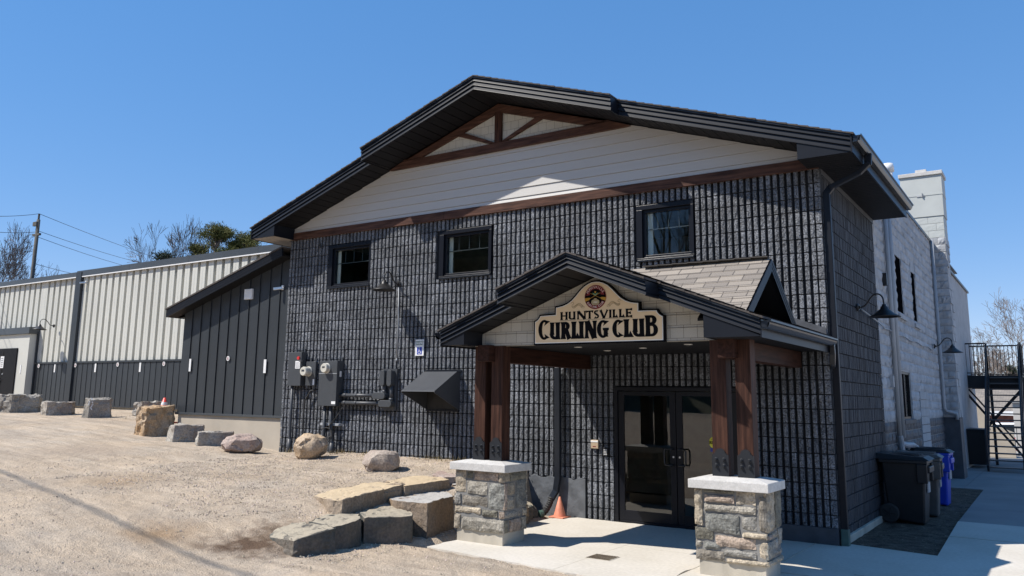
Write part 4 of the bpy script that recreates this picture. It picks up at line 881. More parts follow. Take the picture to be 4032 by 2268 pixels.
# reserved parking sign
M['signgreen']=mat('sign_green',(.02,.10,.04),.5,var=.02); ps=thing('parking_sign',(-7.42,-.02,2.67),'small white reserved parking sign with blue wheelchair symbol','sign')
mb=MB(); mb.box(-7.525,-7.315,-.032,-.027,2.665,2.975); mb.build('plate',M['white'],ps,bevel=.002)
txt('sign_text','RESERVED\nPARKING',.050,M['signgreen'],ps,face_front(-7.42,-.034,2.905),.0008,sx=.85)
mb=MB(); mb.box(-7.48,-7.36,-.0345,-.0322,2.69,2.83); bl=mb.build('symbol_panel',M['blue'],ps)
mb=MB(); yq=-.037; arc(mb,-7.422,2.728,.032,.032,110,380,.008,.008,yq,16); ribbon(mb,[(-7.425,2.80),(-7.425,2.752),(-7.40,2.752),(-7.385,2.715)],.010,yq-.0004,yq+.002); mb.lathe([(0,0),(.009,0),(.009,.002),(0,.002)],(-7.425,yq,2.815),10,(0,1,0)); mb.build('wheelchair_symbol',M['signwhite'],bl)
# push plate, keypad, hook
pb=thing('door_button',(-3.67,-.02,1.1),'square brass coloured door opener button left of the doors','button')
mb=MB(); mb.box(-3.735,-3.605,-.055,-.01,1.11,1.245); M['brass']=mat('pale_brass_plate',(.55,.42,.28),.4,var=.05,metal=.3); mb.build('housing',M['brass'],pb,bevel=.004); mb=MB(); mb.box(-3.70,-3.64,-.058,-.0555,1.135,1.147); mb.build('symbol_label',M['maroon'],pb)
mb=MB(); mb.box(-3.735,-3.605,-.06,-.0552,1.21,1.235); mb.build('rim',M['white'],pb)
kp=thing('keypad',(-3.48,-.02,1.0),'small black keypad with pale keys beside the door frame','keypad')
mb=MB(); mb.box(-3.525,-3.445,-.04,-.01,1.0,1.13); mb.build('housing',M['lamp'],kp,bevel=.003); mb=MB()
for i in range(3):
    for j in range(4): mb.box(-3.508+.02*i,-3.496+.02*i,-.043,-.0405,1.018+.024*j,1.032+.024*j)
mb.build('keys',M['white'],kp)
mb=MB(); mb.tube([(-10.33,-.03,5.12),(-10.27,-.05,5.12),(-10.25,-.05,5.10),(-10.25,-.05,5.03),(-10.31,-.03,5.03)],.012,6); tag(mb.build('wall_hook',M['steel']),'small dark bracket hook high on the left of the front wall','hook')
# floor drain
fd=thing('floor_drain',(-2.12,-2.81,.0),'square rusty drain grate set in the entrance slab','drain')
mb=MB(); mb.box(-2.29,-1.965,-2.965,-2.665,.0,.004); mb.build('frame',M['footing'],fd); M['rust']=mat('rusty_grate',(.10,.07,.045),.8,var=.5,vscale=12,col2=(.16,.13,.09))
mb=MB()
for k in range(9): mb.box(-2.275+.034*k,-2.257+.034*k,-2.95,-2.68,.0045,.010)
for k in range(3): mb.box(-2.28,-1.975,-2.95+.127*k,-2.935+.127*k,.0045,.009)
mb.build('grate',M['rust'],fd)
# traffic cones
def cone(p,h,m,label,collar=False):
    t=thing('traffic_cone',p,label,'traffic cone'); x,y,z=p; mb=MB(); mb.lathe([(h*.32,.02),(h*.05,h),(h*.03,h+.005),(0,h)],(x,y,z),20); mb.build('cone_body',M[m],t,smooth=True)
    mb=MB(); mb.box(x-h*.42,x+h*.42,y-h*.42,y+h*.42,z,z+.022); mb.build('base',M[m],t,bevel=.006)
    if collar: mb=MB(); mb.lathe([(h*.135,h*.72),(h*.105,h*.83)],(x,y,z),20); mb.build('collar',M['white'],t)
cone((-4.23,-.20,.0),.32,'orange','faded orange cone by the downspout at the front wall')
# ------------------------------------------------------------------ metal wing (annexe)
wg=thing('annexe',(-13.1,1.5,.7),'charcoal panelled annexe with sloping shed roof beside the clubhouse','building')
WY=.10; ws=(5.20-3.98)/(15.2-11.2) # roof slope
zr_=lambda x:5.165+(x+11.0)*.289
mb=MB(); x=-15.08
def panel(mb,xa,xb,z0,z1a,z1b,y):
    mb.hexa([(xa,y,z0),(xb,y,z0),(xb,y+.02,z0),(xa,y+.02,z0),(xa,y,z1a),(xb,y,z1b),(xb,y+.02,z1b),(xa,y+.02,z1a)])
while x<-11.27:
    e=min(-11.27,x+.347); panel(mb,x+.012,e-.012,1.44,zr_(x)-.12,zr_(e)-.12,WY); mb.hexa([(e-.012,WY-.022,1.44),(e+.0,WY-.022,1.44),(e,WY,1.44),(e-.012,WY,1.44),(e-.012,WY-.022,zr_(e)-.15),(e,WY-.022,zr_(e)-.15),(e,WY,zr_(e)-.15),(e-.012,WY,zr_(e)-.15)]); x=e
mb.build('wall_panels',M['panel_dark'],wg)
mb=MB(); panel(mb,-15.08,-11.27,1.40,zr_(-15.08)-.12,zr_(-11.27)-.12,WY+.021); mb.box(-15.08,-14.98,WY+.04,2.98,.5,3.9); mb.build('wall_core',M['blockback'],wg)
mb=MB(); mb.box(-15.10,-11.27,WY-.045,WY+.03,1.385,1.438); mb.build('base_trim',M['flash'],wg,bevel=.003)
mb=MB(); mb.box(-15.02,-11.27,WY-.0,WY+.2,.2,1.384); mb.build('foundation',M['sand'],wg)
mb=MB(); xa,xb=-15.36,-11.27; y0=-.215
for i in range(3): mb.hexa([(xa,y0-.006*(2-i),zr_(xa)-.06*(i+1)),(xb,y0-.006*(2-i),zr_(xb)-.06*(i+1)),(xb,y0+.03,zr_(xb)-.06*(i+1)),(xa,y0+.03,zr_(xa)-.06*(i+1)),(xa,y0-.006*(2-i)-.004,zr_(xa)-.06*i-.003),(xb,y0-.006*(2-i)-.004,zr_(xb)-.06*i-.003),(xb,y0+.03,zr_(xb)-.06*i-.003),(xa,y0+.03,zr_(xa)-.06*i-.003)])
mb.box(xa-.02,xa,y0,2.9,zr_(xa)-.18,zr_(xa)); mb.build('fascia',M['fascia'],wg)
mb=MB(); mb.hexa([(xa-.03,y0-.03,zr_(xa)),(xb,y0-.03,zr_(xb)),(xb,2.95,zr_(xb)),(xa-.03,2.95,zr_(xa)),(xa-.03,y0-.03,zr_(xa)+.035),(xb,y0-.03,zr_(xb)+.035),(xb,2.95,zr_(xb)+.035),(xa-.03,2.95,zr_(xa)+.035)]); mb.build('roof',M['shingledark'],wg)
mb=MB(); mb.hexa([(xa,y0+.03,zr_(xa)-.17),(xb,y0+.03,zr_(xb)-.17),(xb,WY+.02,zr_(xb)-.17),(xa,WY+.02,zr_(xa)-.17),(xa,y0+.03,zr_(xa)-.15),(xb,y0+.03,zr_(xb)-.15),(xb,WY+.02,zr_(xb)-.15),(xa,WY+.02,zr_(xa)-.15)]); mb.box(-15.36,-15.08,WY,2.9,zr_(xa)-.17,zr_(xa)-.15); mb.build('soffit',M['soffit'],wg)
def plate(x0,x1,z0,z1,y,name,label,cat,group=None,lines=0):
    mb=MB(); mb.box(x0,x1,y-.012,y-.004,z0,z1)
    o=mb.build(name,M['white'],label=label,cat=cat,group=group)
    if lines:
        mb=MB()
        for k in range(lines): zz=z0+(z1-z0)*(k+1)/(lines+1); mb.box(x0+(x1-x0)*.2,x1-(x1-x0)*.2,y-.014,y-.0125,zz-.012,zz+.012)
        mb.build('print',M['meterbox'],o)
    return o
mb=MB(); vx0,vx1,vz0,vz1=-12.80,-12.53,4.05,4.29; mb.box(vx0,vx1,WY-.05,WY-.001,vz0,vz1)
t=thing('wall_vent',(-12.66,WY,4.05),'square white louvred vent high on the charcoal annexe','vent'); mb.build('body',M['white'],t,bevel=.004)
mb=MB()
for k in range(4): mb.box(vx0+.02,vx1-.02,WY-.058,WY-.0505,vz0+.03+.055*k,vz0+.06+.055*k)
mb.build('louvres',M['white'],t)
G='white marker strips on the charcoal panels'
plate(-14.70,-14.63,2.41,2.71,WY-.022,'marker_strip','white strip left of the round sticker on the annexe','marker',G)
plate(-11.99,-11.91,2.36,2.66,WY-.022,'marker_strip','white strip right of the round sticker on the annexe','marker',G)
def numdisc(x,z,y,s,label,r=.055):
    t=thing('round_sticker',(x,y,z),label,'sticker','round stickers on the charcoal panels'); mb=MB(); mb.lathe([(0,0),(r,0),(r,.006),(0,.006)],(x,y-.012,z),20,(0,1,0)); mb.build('disc',M['white'],t)
    mb=MB(); arc(mb,x,z,r*.62,r*.62,20,340,r*.14,r*.14,y-.0145,14); mb.box(x-r*.4,x+r*.45,y-.0146,y-.0125,z-r*.2,z+r*.02); mb.build('symbol',M['maroon'],t)
numdisc(-13.25,2.70,WY-.022,'5','round white sticker in the middle of the annexe wall')
def seccam(p,label,m='white'):
    t=thing('security_camera',p,label,'camera'); x,y,z=p; mb=MB(); mb.box(x-.03,x+.03,y-.03,y,z-.04,z+.06); mb.build('bracket',M[m],t,bevel=.004); mb=MB(); mb.beam((x,y-.03,z),(x-.14,y-.16,z-.03),.06,.06); mb.build('camera_body',M['chrome'],t,bevel=.01)
seccam((-11.52,WY-.01,4.24),'small camera on the annexe beside the clubhouse corner'); 
# ------------------------------------------------------------------ long ribbed hall
hl=thing('long_hall',(-24,6,1.3),'long beige ribbed steel hall with charcoal lower panels','building')
def ribbed(mb,xa,xb,z0,z1,y,p,sgn=1):
    x=xa; pr=[]
    while x<xb-.01:
        e=min(xb,x+p); q=[(x,0),(x+p*.30,.0),(x+p*.31,.006),(x+p*.32,0),(x+p*.64,0),(x+p*.65,.16),(x+p*.98,.16),(x+p,0)]
        for (a,da),(b,db) in zip(q,q[1:]):
            a=min(a,xb);b=min(b,xb)
            if b>a: mb.face([(a,y+da,z0),(b,y+db,z0),(b,y+db,z1),(a,y+da,z1)])
        x=e
mb=MB(); ribbed(mb,-25.15,-12.0,2.90,5.86,2.96,.385); ribbed(mb,-27.84,-25.62,2.90,5.86,3.0,.385); ribbed(mb,-45,-27.84,4.2,5.86,3.0,.385); mb.build('upper_siding',M['beige_metal'],hl)
mb=MB()
def flatp(xa,xb,y):
    x=xa
    while x<xb-.05: e=min(xb,x+.30); mb.box(x+.008,e-.008,y,y+.02,1.44,2.84); mb.box(e-.008,e+.004,y-.012,y+.02,1.44,2.84); x=e
flatp(-25.22,-12.0,2.93); flatp(-27.80,-25.62,2.96); mb.build('lower_panels',M['panel_dark'],hl)
mb=MB(); mb.box(-45,-12,3.17,3.3,1.2,5.8); mb.build('wall_core',M['blockback'],hl)
mb=MB(); mb.box(-25.25,-12,2.90,2.99,2.842,2.90); mb.box(-27.84,-25.62,2.93,3.02,2.842,2.90); mb.box(-25.50,-25.16,2.86,3.04,1.42,6.0); mb.box(-27.90,-27.84,2.93,3.04,1.42,4.0); mb.box(-25.22,-12,2.91,2.99,1.40,1.44); mb.build('corner_trim',M['panel_dark'],hl)
mb=MB()
for xa,xb,z1,y in ((-25.50,-12,6.05,2.88),(-45,-25.52,6.03,2.93)):
    x=xa
    while x<xb: e=min(xb,x+3.2); mb.box(x+.004,e-.004,y,y+.2,5.85,z1); x=e
mb.build('parapet_flashing',M['flash'],hl)
mb=MB(); mb.box(-45,-12,2.88,2.93,5.82,5.85); mb.build('drip_strip',M['white'],hl)
mb=MB(); mb.box(-45,-12,3.1,14,5.8,5.9); mb.build('roof',M['flash'],hl)
mb=MB(); mb.box(-25.4,-15,2.98,3.2,.9,1.44); mb.build('foundation',M['footing'],hl)
mb=MB(); mb.box(-45,-27.92,2.70,3.05,1.25,3.92); mb.build('porch_panel',M['beige_metal'],hl)
mb=MB(); mb.box(-45,-27.86,2.62,3.0,3.925,4.16); mb.build('porch_flashing',M['flash'],hl)
mb=MB(); mb.box(-30.66,-28.66,2.66,2.72,1.3,3.42); hd=mb.build('door',M['doorblack'],hl,bevel=.01)
mb=MB(); mb.box(-29.675,-29.655,2.650,2.662,1.35,3.34); mb.build('door_seam',M['rubber'],hd)
mb=MB(); mb.box(-29.75,-29.60,2.60,2.66,2.25,2.29); mb.lathe([(0,-.01),(.03,-.01),(.03,.01)],(-29.55,2.655,2.48),10,(0,1,0)); mb.build('handle',M['chrome'],hd)
plate(-29.80,-29.54,2.70,3.13,2.66,'door_notice','white paper notice taped on the black hall door','notice',None,5)
plate(-26.50,-26.42,2.54,2.82,2.96,'marker_strip','white strip left of the dark corner post on the hall','marker',G)
plate(-23.86,-23.77,2.53,2.815,2.93,'marker_strip','white strip nearest right of the dark corner post','marker',G)
plate(-21.30,-21.21,2.525,2.82,2.93,'marker_strip','white strip farthest right on the hall panels','marker',G)
plate(-28.36,-28.29,2.50,2.80,2.70,'marker_strip','white strip beside the black hall door','marker',G)
for x,s,l in ((-27.5,'1','sticker leftmost beside the hall lamp'),(-25.05,'2','sticker just right of the dark corner post'),(-22.5,'3','sticker midway along the hall panels'),(-20.0,'4','sticker rightmost on the hall near the annexe roof')): numdisc(x,2.77,2.92,s,'round white '+l,.07)
seccam((-24.95,2.95,5.62),'small white camera near the top of the beige hall')
mb=MB(); mb.tube([(-12.62,2.9,4.6),(-12.62,2.9,6.1)],.07,12); tag(mb.build('vent_pipe',M['flash'],smooth=True),'grey vent pipe above the annexe roof below the eave','pipe')
# ------------------------------------------------------------------ rear block building
rb=thing('block_building',(-3,9,0),'grey painted block building behind with charcoal base','building')
RH=[(6.45,7.30,3.74,5.30),(8.70,9.36,3.72,5.24),(6.15,7.55,1.585,2.56)]
mb=MB(); rr=random.Random(21); k=0; z=-.05+.0
zz=[1.565+CR*i for i in range(-8,24)]
def wallblocks(mb,zs,y0,y1,xf,holes,dark,bl=.406):
    for i,z in enumerate(zs):
        z1=z+CR; y=y0-(bl/2 if i%2 else 0)-.1
        if z1>6.36: z1=6.36
        if z1-z<.03: continue
        while y<y1:
            a=max(y,y0)+.004; b=min(y+bl,y1)-.004; y+=bl
            if b-a<.03: continue
            segs=[(a,b)]
            for h in holes:
                if z+.1>h[2] and z+.1<h[3]:
                    ns=[]
                    for (p,q) in segs:
                        if h[0]>p: ns.append((p,min(q,h[0])))
                        if h[1]<q: ns.append((max(p,h[1]),q))
                    segs=[s for s in ns if s[1]-s[0]>.02]
            g=rr.uniform(.86,1.12); mb.cc=(g,g,g*1.01)
            for (p,q) in segs:
                n=max(2,int((q-p)/.08)); m=3; G_=[[(xf+(.014 if 0<i2<n and 0<j2<m else -.004)+rr.uniform(-.006,.008),p+(q-p)*i2/n,z+.004+(z1-z-.008)*j2/m) for i2 in range(n+1)] for j2 in range(m+1)]
                for j2 in range(m):
                    for i2 in range(n): mb.face([G_[j2][i2],G_[j2][i2+1],G_[j2+1][i2+1],G_[j2+1][i2]])
    mb.cc=(1,1,1)
wallblocks(mb,[z for z in zz if z>1.5],4.07,12.95,0,RH,0); mb.build('upper_wall',M['whiteblock'],rb)
mb=MB(); wallblocks(mb,[z for z in zz if z<1.5],4.07,12.95,0,RH,1); mb.build('lower_wall',M['smoothdark'],rb)
mb=MB(); 
def hy(mb,holes,x0,x1,y0,y1,z0,z1):
    tmp=MB(); holed(tmp,y0,y1,z0,z1,holes,x0,x1); tmp.v=[(v[1],v[0],v[2]) for v in tmp.v]; tmp.f=[f[::-1] for f in tmp.f]; return tmp
t2=hy(mb,RH,-.25,-.012,4.07,12.95,-.2,6.34); M['whitejoint']=mat('painted_joint',(.50,.50,.49),.8); t2.build('wall_core',M['whitejoint'],rb)
mb=MB(); mb.box(-9,-.26,4.20,20,-.2,6.3); mb.build('building_mass',M['room'],rb)
mb=MB(); mb.box(-9,.02,4.2,20,6.365,6.40); mb.box(.0,.035,4.2,12.95,6.30,6.365); mb.build('roof_edge',M['flash'],rb)
for (a,b,c,d),lab in zip(RH,('w','w','w')):
    up_=c>3; mb=MB(); f=.05
    if up_:
        for p,q,r,s in ((a,b,d-.30,d),(a,a+.03,c,d-.30),(b-.03,b,c,d-.30)): mb.box(-.12,-.004 if r==d-.30 else -.010,p,q,r,s)
        fr=mb.build('window',M['whiteblock'],rb)
    else:
        for p,q,r,s in ((a,b,d-f,d),(a,b,c,c+f),(a,a+f,c+f,d-f),(b-f,b,c+f,d-f),((a+b)/2-.03,(a+b)/2+.03,c+f,d-f)): mb.box(-.14,-.030,p,q,r,s)
        fr=mb.build('window',M['frame'],rb)
    mb=MB(); mb.box(-.06 if up_ else -.075,-.018 if up_ else -.065,a+.012,b-.012,c+.012,(d-.30) if up_ else d-.03); mb.build('pane',M['void'] if up_ else M['doorglass'],fr)
    mb=MB(); mb.box(-.1,.05,a-.06,b+.06,c-.09,c-.002); mb.build('sill',M['whiteblock'] if up_ else M['smoothdark'],fr,bevel=.006)
mb=MB()
for i in range(12):
    z=-.05+CR*.92*i; 
    if z<2.15: mb.box(-.01,.026,8.62,9.95 if i%2 else 9.0,z,z+.17); mb.box(-.01,.024,(9.0 if not i%2 else 9.4)+.01,9.95,z,z+.17)
mb.build('infill_patch',M['whiteblock'],rb)
# chimney
mb=MB(); rr=random.Random(5)
def chim(mb,zs,rough=1,x0=-.62,x1=.37,y0=12.97,y1=13.75):
    for i,z in enumerate(zs):
        z1=z+CR-.008; off=(0 if i%2 else .2)
        xs=[x0]+[x0+off+.4*j for j in range(1,3) if x0+off+.4*j<x1-.1]+[x1]
        for a,b in zip(xs,xs[1:]):
            g=rr.uniform(.9,1.1); mb.cc=(g,g,g); o=rr.uniform(0,.02)*rough
            n=4; G_=[[(a+.003+(b-a-.006)*i2/n,y0-o-(rr.uniform(0,.03)*rough if 0<i2<n and 0<j2<3 else 0),z+(z1-z)*j2/3) for i2 in range(n+1)] for j2 in range(4)]
            for j2 in range(3):
                for i2 in range(n): mb.face([G_[j2][i2],G_[j2][i2+1],G_[j2+1][i2+1],G_[j2+1][i2]])
        ys=[y0,y0+off+.2,y1]
        for a,b in zip(ys,ys[1:]):
            g=rr.uniform(.9,1.1); mb.cc=(g,g,g); o=rr.uniform(0,.03)*rough; mb.hexa([(x1-.05,a+.003,z),(x1+o,a+.003,z),(x1+o,b-.003,z),(x1-.05,b-.003,z),(x1-.05,a+.003,z1),(x1+o*.6,a+.003,z1),(x1+o*.6,b-.003,z1),(x1-.05,b-.003,z1)])
    mb.cc=(1,1,1)
zz=[1.565+CR*i for i in range(0,24)]
chim(mb,zz); mb.build('chimney_blocks',M['whiteblock'],rb)
mb=MB(); chim(mb,[1.565+CR*27-.0+CR*i for i in range(-3,0)],.15) if 0 else chim(mb,[zz[-1]+CR*(i+1) for i in range(3)],.12); mb.build('chimney_plain_blocks',M['white_stucco'],rb)
zt_=zz[-1]+CR*4
mb=MB(); mb.box(-.64,.39,12.95,13.77,zt_,zt_+.62); mb.box(-.645,.395,12.945,13.775,zt_+.63,8.22); mb.box(-.65,.40,12.94,13.78,zt_+.60,zt_+.645)
mb.build('chimney_cladding',M['white_stucco'],rb)
mb=MB(); mb.box(-.25,-.05,12.93,12.945,zt_+.58,zt_+.62); mb.box(-.12,-.10,12.90,12.945,zt_+.56,zt_+.68); mb.build('strap',M['whiteblock'],rb)
mb=MB(); mb.box(-.68,.43,12.90,13.83,8.222,8.33); mb.box(-.26,.02,13.1,13.6,8.331,8.45); mb.build('chimney_cap',M['cap'],rb,bevel=.01)
mb=MB(); mb.box(-.60,.36,13.0,13.74,0,8.2); mb.build('chimney_core',M['whitejoint'],rb)
mb=MB(); mb.box(-.61,.385,12.955,13.76,-.2,1.56); mb.build('chimney_base',M['smoothdark'],rb,bevel=.01)
mb=MB(); mb.box(-.6,.12,13.8,22,-.2,5.9); mb.build('rear_mass',M['whiteblock'],rb)
mb=MB(); mb.box(-.6,.17,13.8,22.05,5.905,5.97); mb.build('rear_coping',M['flash'],rb)
# gas pipes
gp=thing('gas_pipes',(.09,5.6,.6),'pair of tall grey gas pipes with regulator on the grey block wall','gas pipe')
mb=MB(); mb.tube([(.06,5.2,6.15),(.06,5.2,1.25)],.042,12); mb.build('pipe',M['pipe'],gp,smooth=True)
mb=MB(); mb.tube([(.06,5.6,6.15),(.06,5.6,1.25)],.046,12); mb.build('pipe',M['pipe'],gp,smooth=True)
mb=MB(); mb.tube([(.06,5.2,1.3),(.07,5.25,1.15),(.12,5.5,1.12),(.15,6.1,1.10),(.18,6.3,1.05),(.18,6.35,.85)],.055,10); mb.tube([(.07,5.25,1.15),(.1,5.3,.75)],.05,10); mb.tube([(.18,6.3,.85),(.14,5.7,.8)],.06,10); mb.lathe([(0,-.05),(.11,-.05),(.12,0),(.11,.05),(0,.05)],(.2,6.25,.88),16,(1,0,0)); mb.box(.1,.24,6.4,6.6,.72,.84); mb.build('regulator',M['pipe'],gp,smooth=False)
mb=MB()
for z in (3.9,2.9,1.9): mb.box(.0,.03,5.12,5.68,z,z+.04)
mb.build('pipe_strap',M['pipe'],gp)
mb=MB(); mb.tube([(.06,12.75,6.35),(.06,12.75,1.80),(.10,12.80,1.72),(.32,12.88,1.66),(.33,12.88,1.5)],.045,10); tag(mb.build('drain_pipe',M['pipe'],smooth=True),'grey drain pipe beside the chimney on the block wall','pipe')
mb=MB(); P=[(.05,2.3,3.42),(.06,3.2,3.36),(.05,4.2,3.30)]+[(.04,4.4+.5*k,3.27+.02*math.sin(k*1.7)) for k in range(15)]; mb.tube(P,.012,6); tag(mb.build('surface_cable',M['pipe'],smooth=True),'pale cable strung along the block wall between two lamps','cable')
mb=MB(); mb.box(0,.07,4.85,4.95,2.2,2.42); tag(mb.build('junction_box',M['pipe'],bevel=.006),'small grey junction box left of the gas pipes low down','electrical box'); mb=MB(); mb.box(0,.08,4.75,4.87,4.12,4.36); tag(mb.build('junction_box',M['steel'],bevel=.006),'small dark box left of the gas pipes near the upper windows','electrical box')
mb=MB(); mb.tube([(-.44,9.5,6.4),(-.44,9.5,7.60)],.1,14); mb.lathe([(0,.22),(.12,.2),(.14,.12),(.14,0),(0,0)],(-.44,9.5,7.57),14); tag(mb.build('roof_vent_pipe',M['white'],smooth=True),'white capped vent pipe peeking above the right gutter','pipe')
# ------------------------------------------------------------------ rocks
def rockmat(name,a,b,c,s=3,bs=14,dust=None,dusta=1.2):
    m=mat(name,a,.88,var=.1,vscale=s,bump=1.,bscale=bs,col2=b,speck=.25,speckscale=30,detail=9,bdist=.03)
    if dust:   # sand lying on upward faces
        nt=m.node_tree; L=nt.links.new; P=nt.nodes['Principled BSDF']; src=P.inputs['Base Color'].links[0].from_socket; ge=N(nt,'ShaderNodeNewGeometry'); sx=N(nt,'ShaderNodeSeparateXYZ'); L(ge.outputs['True Normal'],sx.inputs[0])
        nn=N(nt,'ShaderNodeTexNoise'); nn.inputs['Scale'].default_value=5; nn.inputs['Detail'].default_value=8; tc=N(nt,'ShaderNodeTexCoord'); L(tc.outputs['Object'],nn.inputs[0])
        ad=N(nt,'ShaderNodeMath',operation='MULTIPLY_ADD'); L(nn.outputs[0],ad.inputs[0]); ad.inputs[1].default_value=dusta; L(sx.outputs[2],ad.inputs[2]); mr=N(nt,'ShaderNodeMapRange'); mr.inputs[1].default_value=.80+dusta*.5; mr.inputs[2].default_value=.90+dusta*.55; L(ad.outputs[0],mr.inputs[0])
        mx=N(nt,'ShaderNodeMix',data_type='RGBA'); L(mr.outputs[0],mx.inputs[0]); L(src,mx.inputs[6]); mx.inputs[7].default_value=(*dust,1); L(mx.outputs[2],P.inputs['Base Color'])
    return m
M['r_grey']=rockmat('grey_granite',(.19,.175,.155),(.34,.31,.265),0,2); M['r_tan']=rockmat('tan_boulder',(.46,.33,.20),(.36,.30,.24),0,2.5); M['r_orange']=rockmat('rusty_boulder',(.44,.285,.15),(.32,.27,.21),0,2)
M['r_pink']=rockmat('pink_granite',(.34,.245,.205),(.36,.30,.26),0,4); M['r_dark']=rockmat('dark_green_ledge',(.060,.067,.062),(.14,.115,.09),0,2.2,dust=(.36,.31,.23),dusta=.8); M['r_brown']=rockmat('brown_grey_boulder',(.30,.24,.20),(.40,.34,.28),0,3)
M['r_flat']=rockmat('tan_flat_ledge',(.24,.18,.12),(.30,.24,.18),0,1.5,dust=(.50,.39,.25),dusta=.4); M['r_pale']=rockmat('pale_grey_block',(.40,.37,.32),(.24,.20,.17),0,2.2); M['r_mix']=rockmat('brown_block',(.27,.18,.10),(.19,.15,.115),0,1.6,dust=(.40,.38,.35),dusta=.4)
def rock(label,pts,m,seed,amp=.02,cuts=2,bev=.03,loc=None,smooth=True,name='boulder',freq=5):
    bm=bmesh.new(); c=Vector(loc) if loc else sum((Vector(p) for p in pts),Vector())/len(pts)
    for p in pts: bm.verts.new(Vector(p)-c)
    r=bmesh.ops.convex_hull(bm,input=bm.verts); 
    bmesh.ops.delete(bm,geom=[v for v in bm.verts if not v.link_faces],context='VERTS')
    bmesh.ops.dissolve_limit(bm,angle_limit=.12,verts=bm.verts,edges=bm.edges)
    if bev: bmesh.ops.bevel(bm,geom=list(bm.edges)+list(bm.verts),offset=bev,segments=1,affect='EDGES',profile=.5)
    bmesh.ops.triangulate(bm,faces=bm.faces)
    tgt=.045
    for _ in range(5):
        es=[e for e in bm.edges if e.calc_length()>tgt*1.6]
        if not es or len(bm.verts)>9000: break
        bmesh.ops.subdivide_edges(bm,edges=es,cuts=1); bmesh.ops.triangulate(bm,faces=[f for f in bm.faces if len(f.verts)>3])
    bm.normal_update(); o=Vector((seed*3.7,seed*1.3,seed*.7))
    for v in bm.verts:
        q=v.co*freq+o; d=(noise.fractal(q,1.,2.1,5)*.9+noise.noise(v.co*1.6*freq+o)*.5+((noise.cell(v.co*freq*1.3+o)-.5)*.9 if bev else 0)); l=abs(noise.noise(v.co*freq*.6+o*2)); step=.6 if l<.06 else 0
        v.co+=v.normal*(d-step)*amp
    me=bpy.data.meshes.new(name); bm.to_mesh(me); bm.free(); me.materials.append(M[m])
    if smooth:
        me.polygons.foreach_set('use_smooth',[True]*len(me.polygons))
        try: me.set_sharp_from_angle(angle=.42)
        except Exception: pass
    ob=link(bpy.data.objects.new(name,me)); ob.location=c-Vector((0,0,.03 if name=='boulder' else 0)); return tag(ob,label,'rock','landscape rocks along the lot')
E1=Vector((.823,.567,0)); E2=Vector((-.567,.823,0))
def blockrock(label,xl,xr,yt,yb,cf,m,seed,dep=.8,topt=0,amp=.016,taper=.06,lj=0,shift=0,freq=5,hs=(1,1,1,1)):
    g=ground_pt((xl+xr)/2,yb); D=(g-CAMP).dot(fw); sc_=D/FPX; w_=(xr-xl)*sc_; h=(yb-yt)*sc_*1.0; dp=w_*dep; rr=random.Random(seed)
    c=cf*w_-w_/2
    base=[(-w_/2,dp*rr.uniform(.22,.42)),(c,0),(w_/2*rr.uniform(.9,1),dp*rr.uniform(.55,.72)),(w_/2*.75,dp*1.1),(-w_*.32,dp*1.0)]
    P=[]
    for i,(a,b) in enumerate(base):
        p=g+E1*a+E2*b; P.append((p.x,p.y,g.z-.12)); k=1-taper*rr.uniform(.4,1.4); hh=h*(hs[i%4])*(1+rr.uniform(-.11,.03)); q=g+E1*(a*k+shift*w_)+E2*(dp*.5+(b-dp*.5)*k); P.append((q.x,q.y,g.z+hh-dp*.10*(b/dp)*0))
    return rock(label,P,m,seed,amp,loc=(g.x,g.y,g.z),bev=.010,freq=freq)
def roundrock(label,xl,xr,yt,yb,m,seed,dep=.8,amp=.03,freq=4,sq=2.6,tilt=0):
    g=ground_pt((xl+xr)/2,yb); D=(g-CAMP).dot(fw); sc_=D/FPX; w_=(xr-xl)*sc_; h=(yb-yt)*sc_; dp=w_*dep; P=[]; rr=random.Random(seed)
    for i in range(70):
        th=rr.uniform(0,2*PI); ph=math.acos(rr.uniform(-1,1)); a=math.sin(ph)*math.cos(th); b=math.sin(ph)*math.sin(th); c=math.cos(ph); k=(abs(a)**sq+abs(b)**sq+abs(c)**sq)**(-1/sq)*rr.uniform(.93,1.03)
        p=g+E1*(a*k*w_/2+tilt*c*w_)+E2*(dp/2+b*k*dp/2); P.append((p.x,p.y,g.z+h/2*1.0+c*k*h*.5))
    return rock(label,P,m,seed,amp,loc=(g.x,g.y,g.z),bev=0,freq=freq)
blockrock('square brown-grey boulder at the far left by the black door',-45,108,1548,1626,.83 and .55,'r_grey',1,.8,amp=.03)
blockrock('low flat boulder second from the left in front of the hall',128,252,1578,1637,.40,'r_pale',2,.9,amp=.025)
blockrock('tall dark slab boulder with chalk marks standing before the hall',307,421,1562,1647,.32,'r_grey',3,.6,amp=.02,taper=.16)
blockrock('pale grey boulder standing behind the big orange boulder',506,628,1577,1640,.4,'r_pale',4,.7,amp=.03)
blockrock('largest boulder, orange left face and dark right face',500,656,1594,1720,.42,'r_orange',5,.75,amp=.03,taper=.10)
blockrock('pale grey block with slanting dark face right of the largest boulder',633,786,1666,1742,.28,'r_pale',6,.7,amp=.018,taper=.10)
blockrock('small flat topped block between the grey block and pink boulder',758,905,1691,1757,.12,'r_pale',7,.7,amp=.02)
roundrock('rounded pink granite boulder in front of the concrete foundation',850,1016,1707,1786,'r_pink',8,.7)
roundrock('round golden tan boulder below the meter boxes',1136,1278,1700,1811,'r_tan',9,.85,amp=.04,sq=2.3,tilt=.06)
roundrock('rounded brown-grey boulder alone on the gravel below the vent hood',1415,1568,1770,1860,'r_brown',10,.75,sq=3.2)
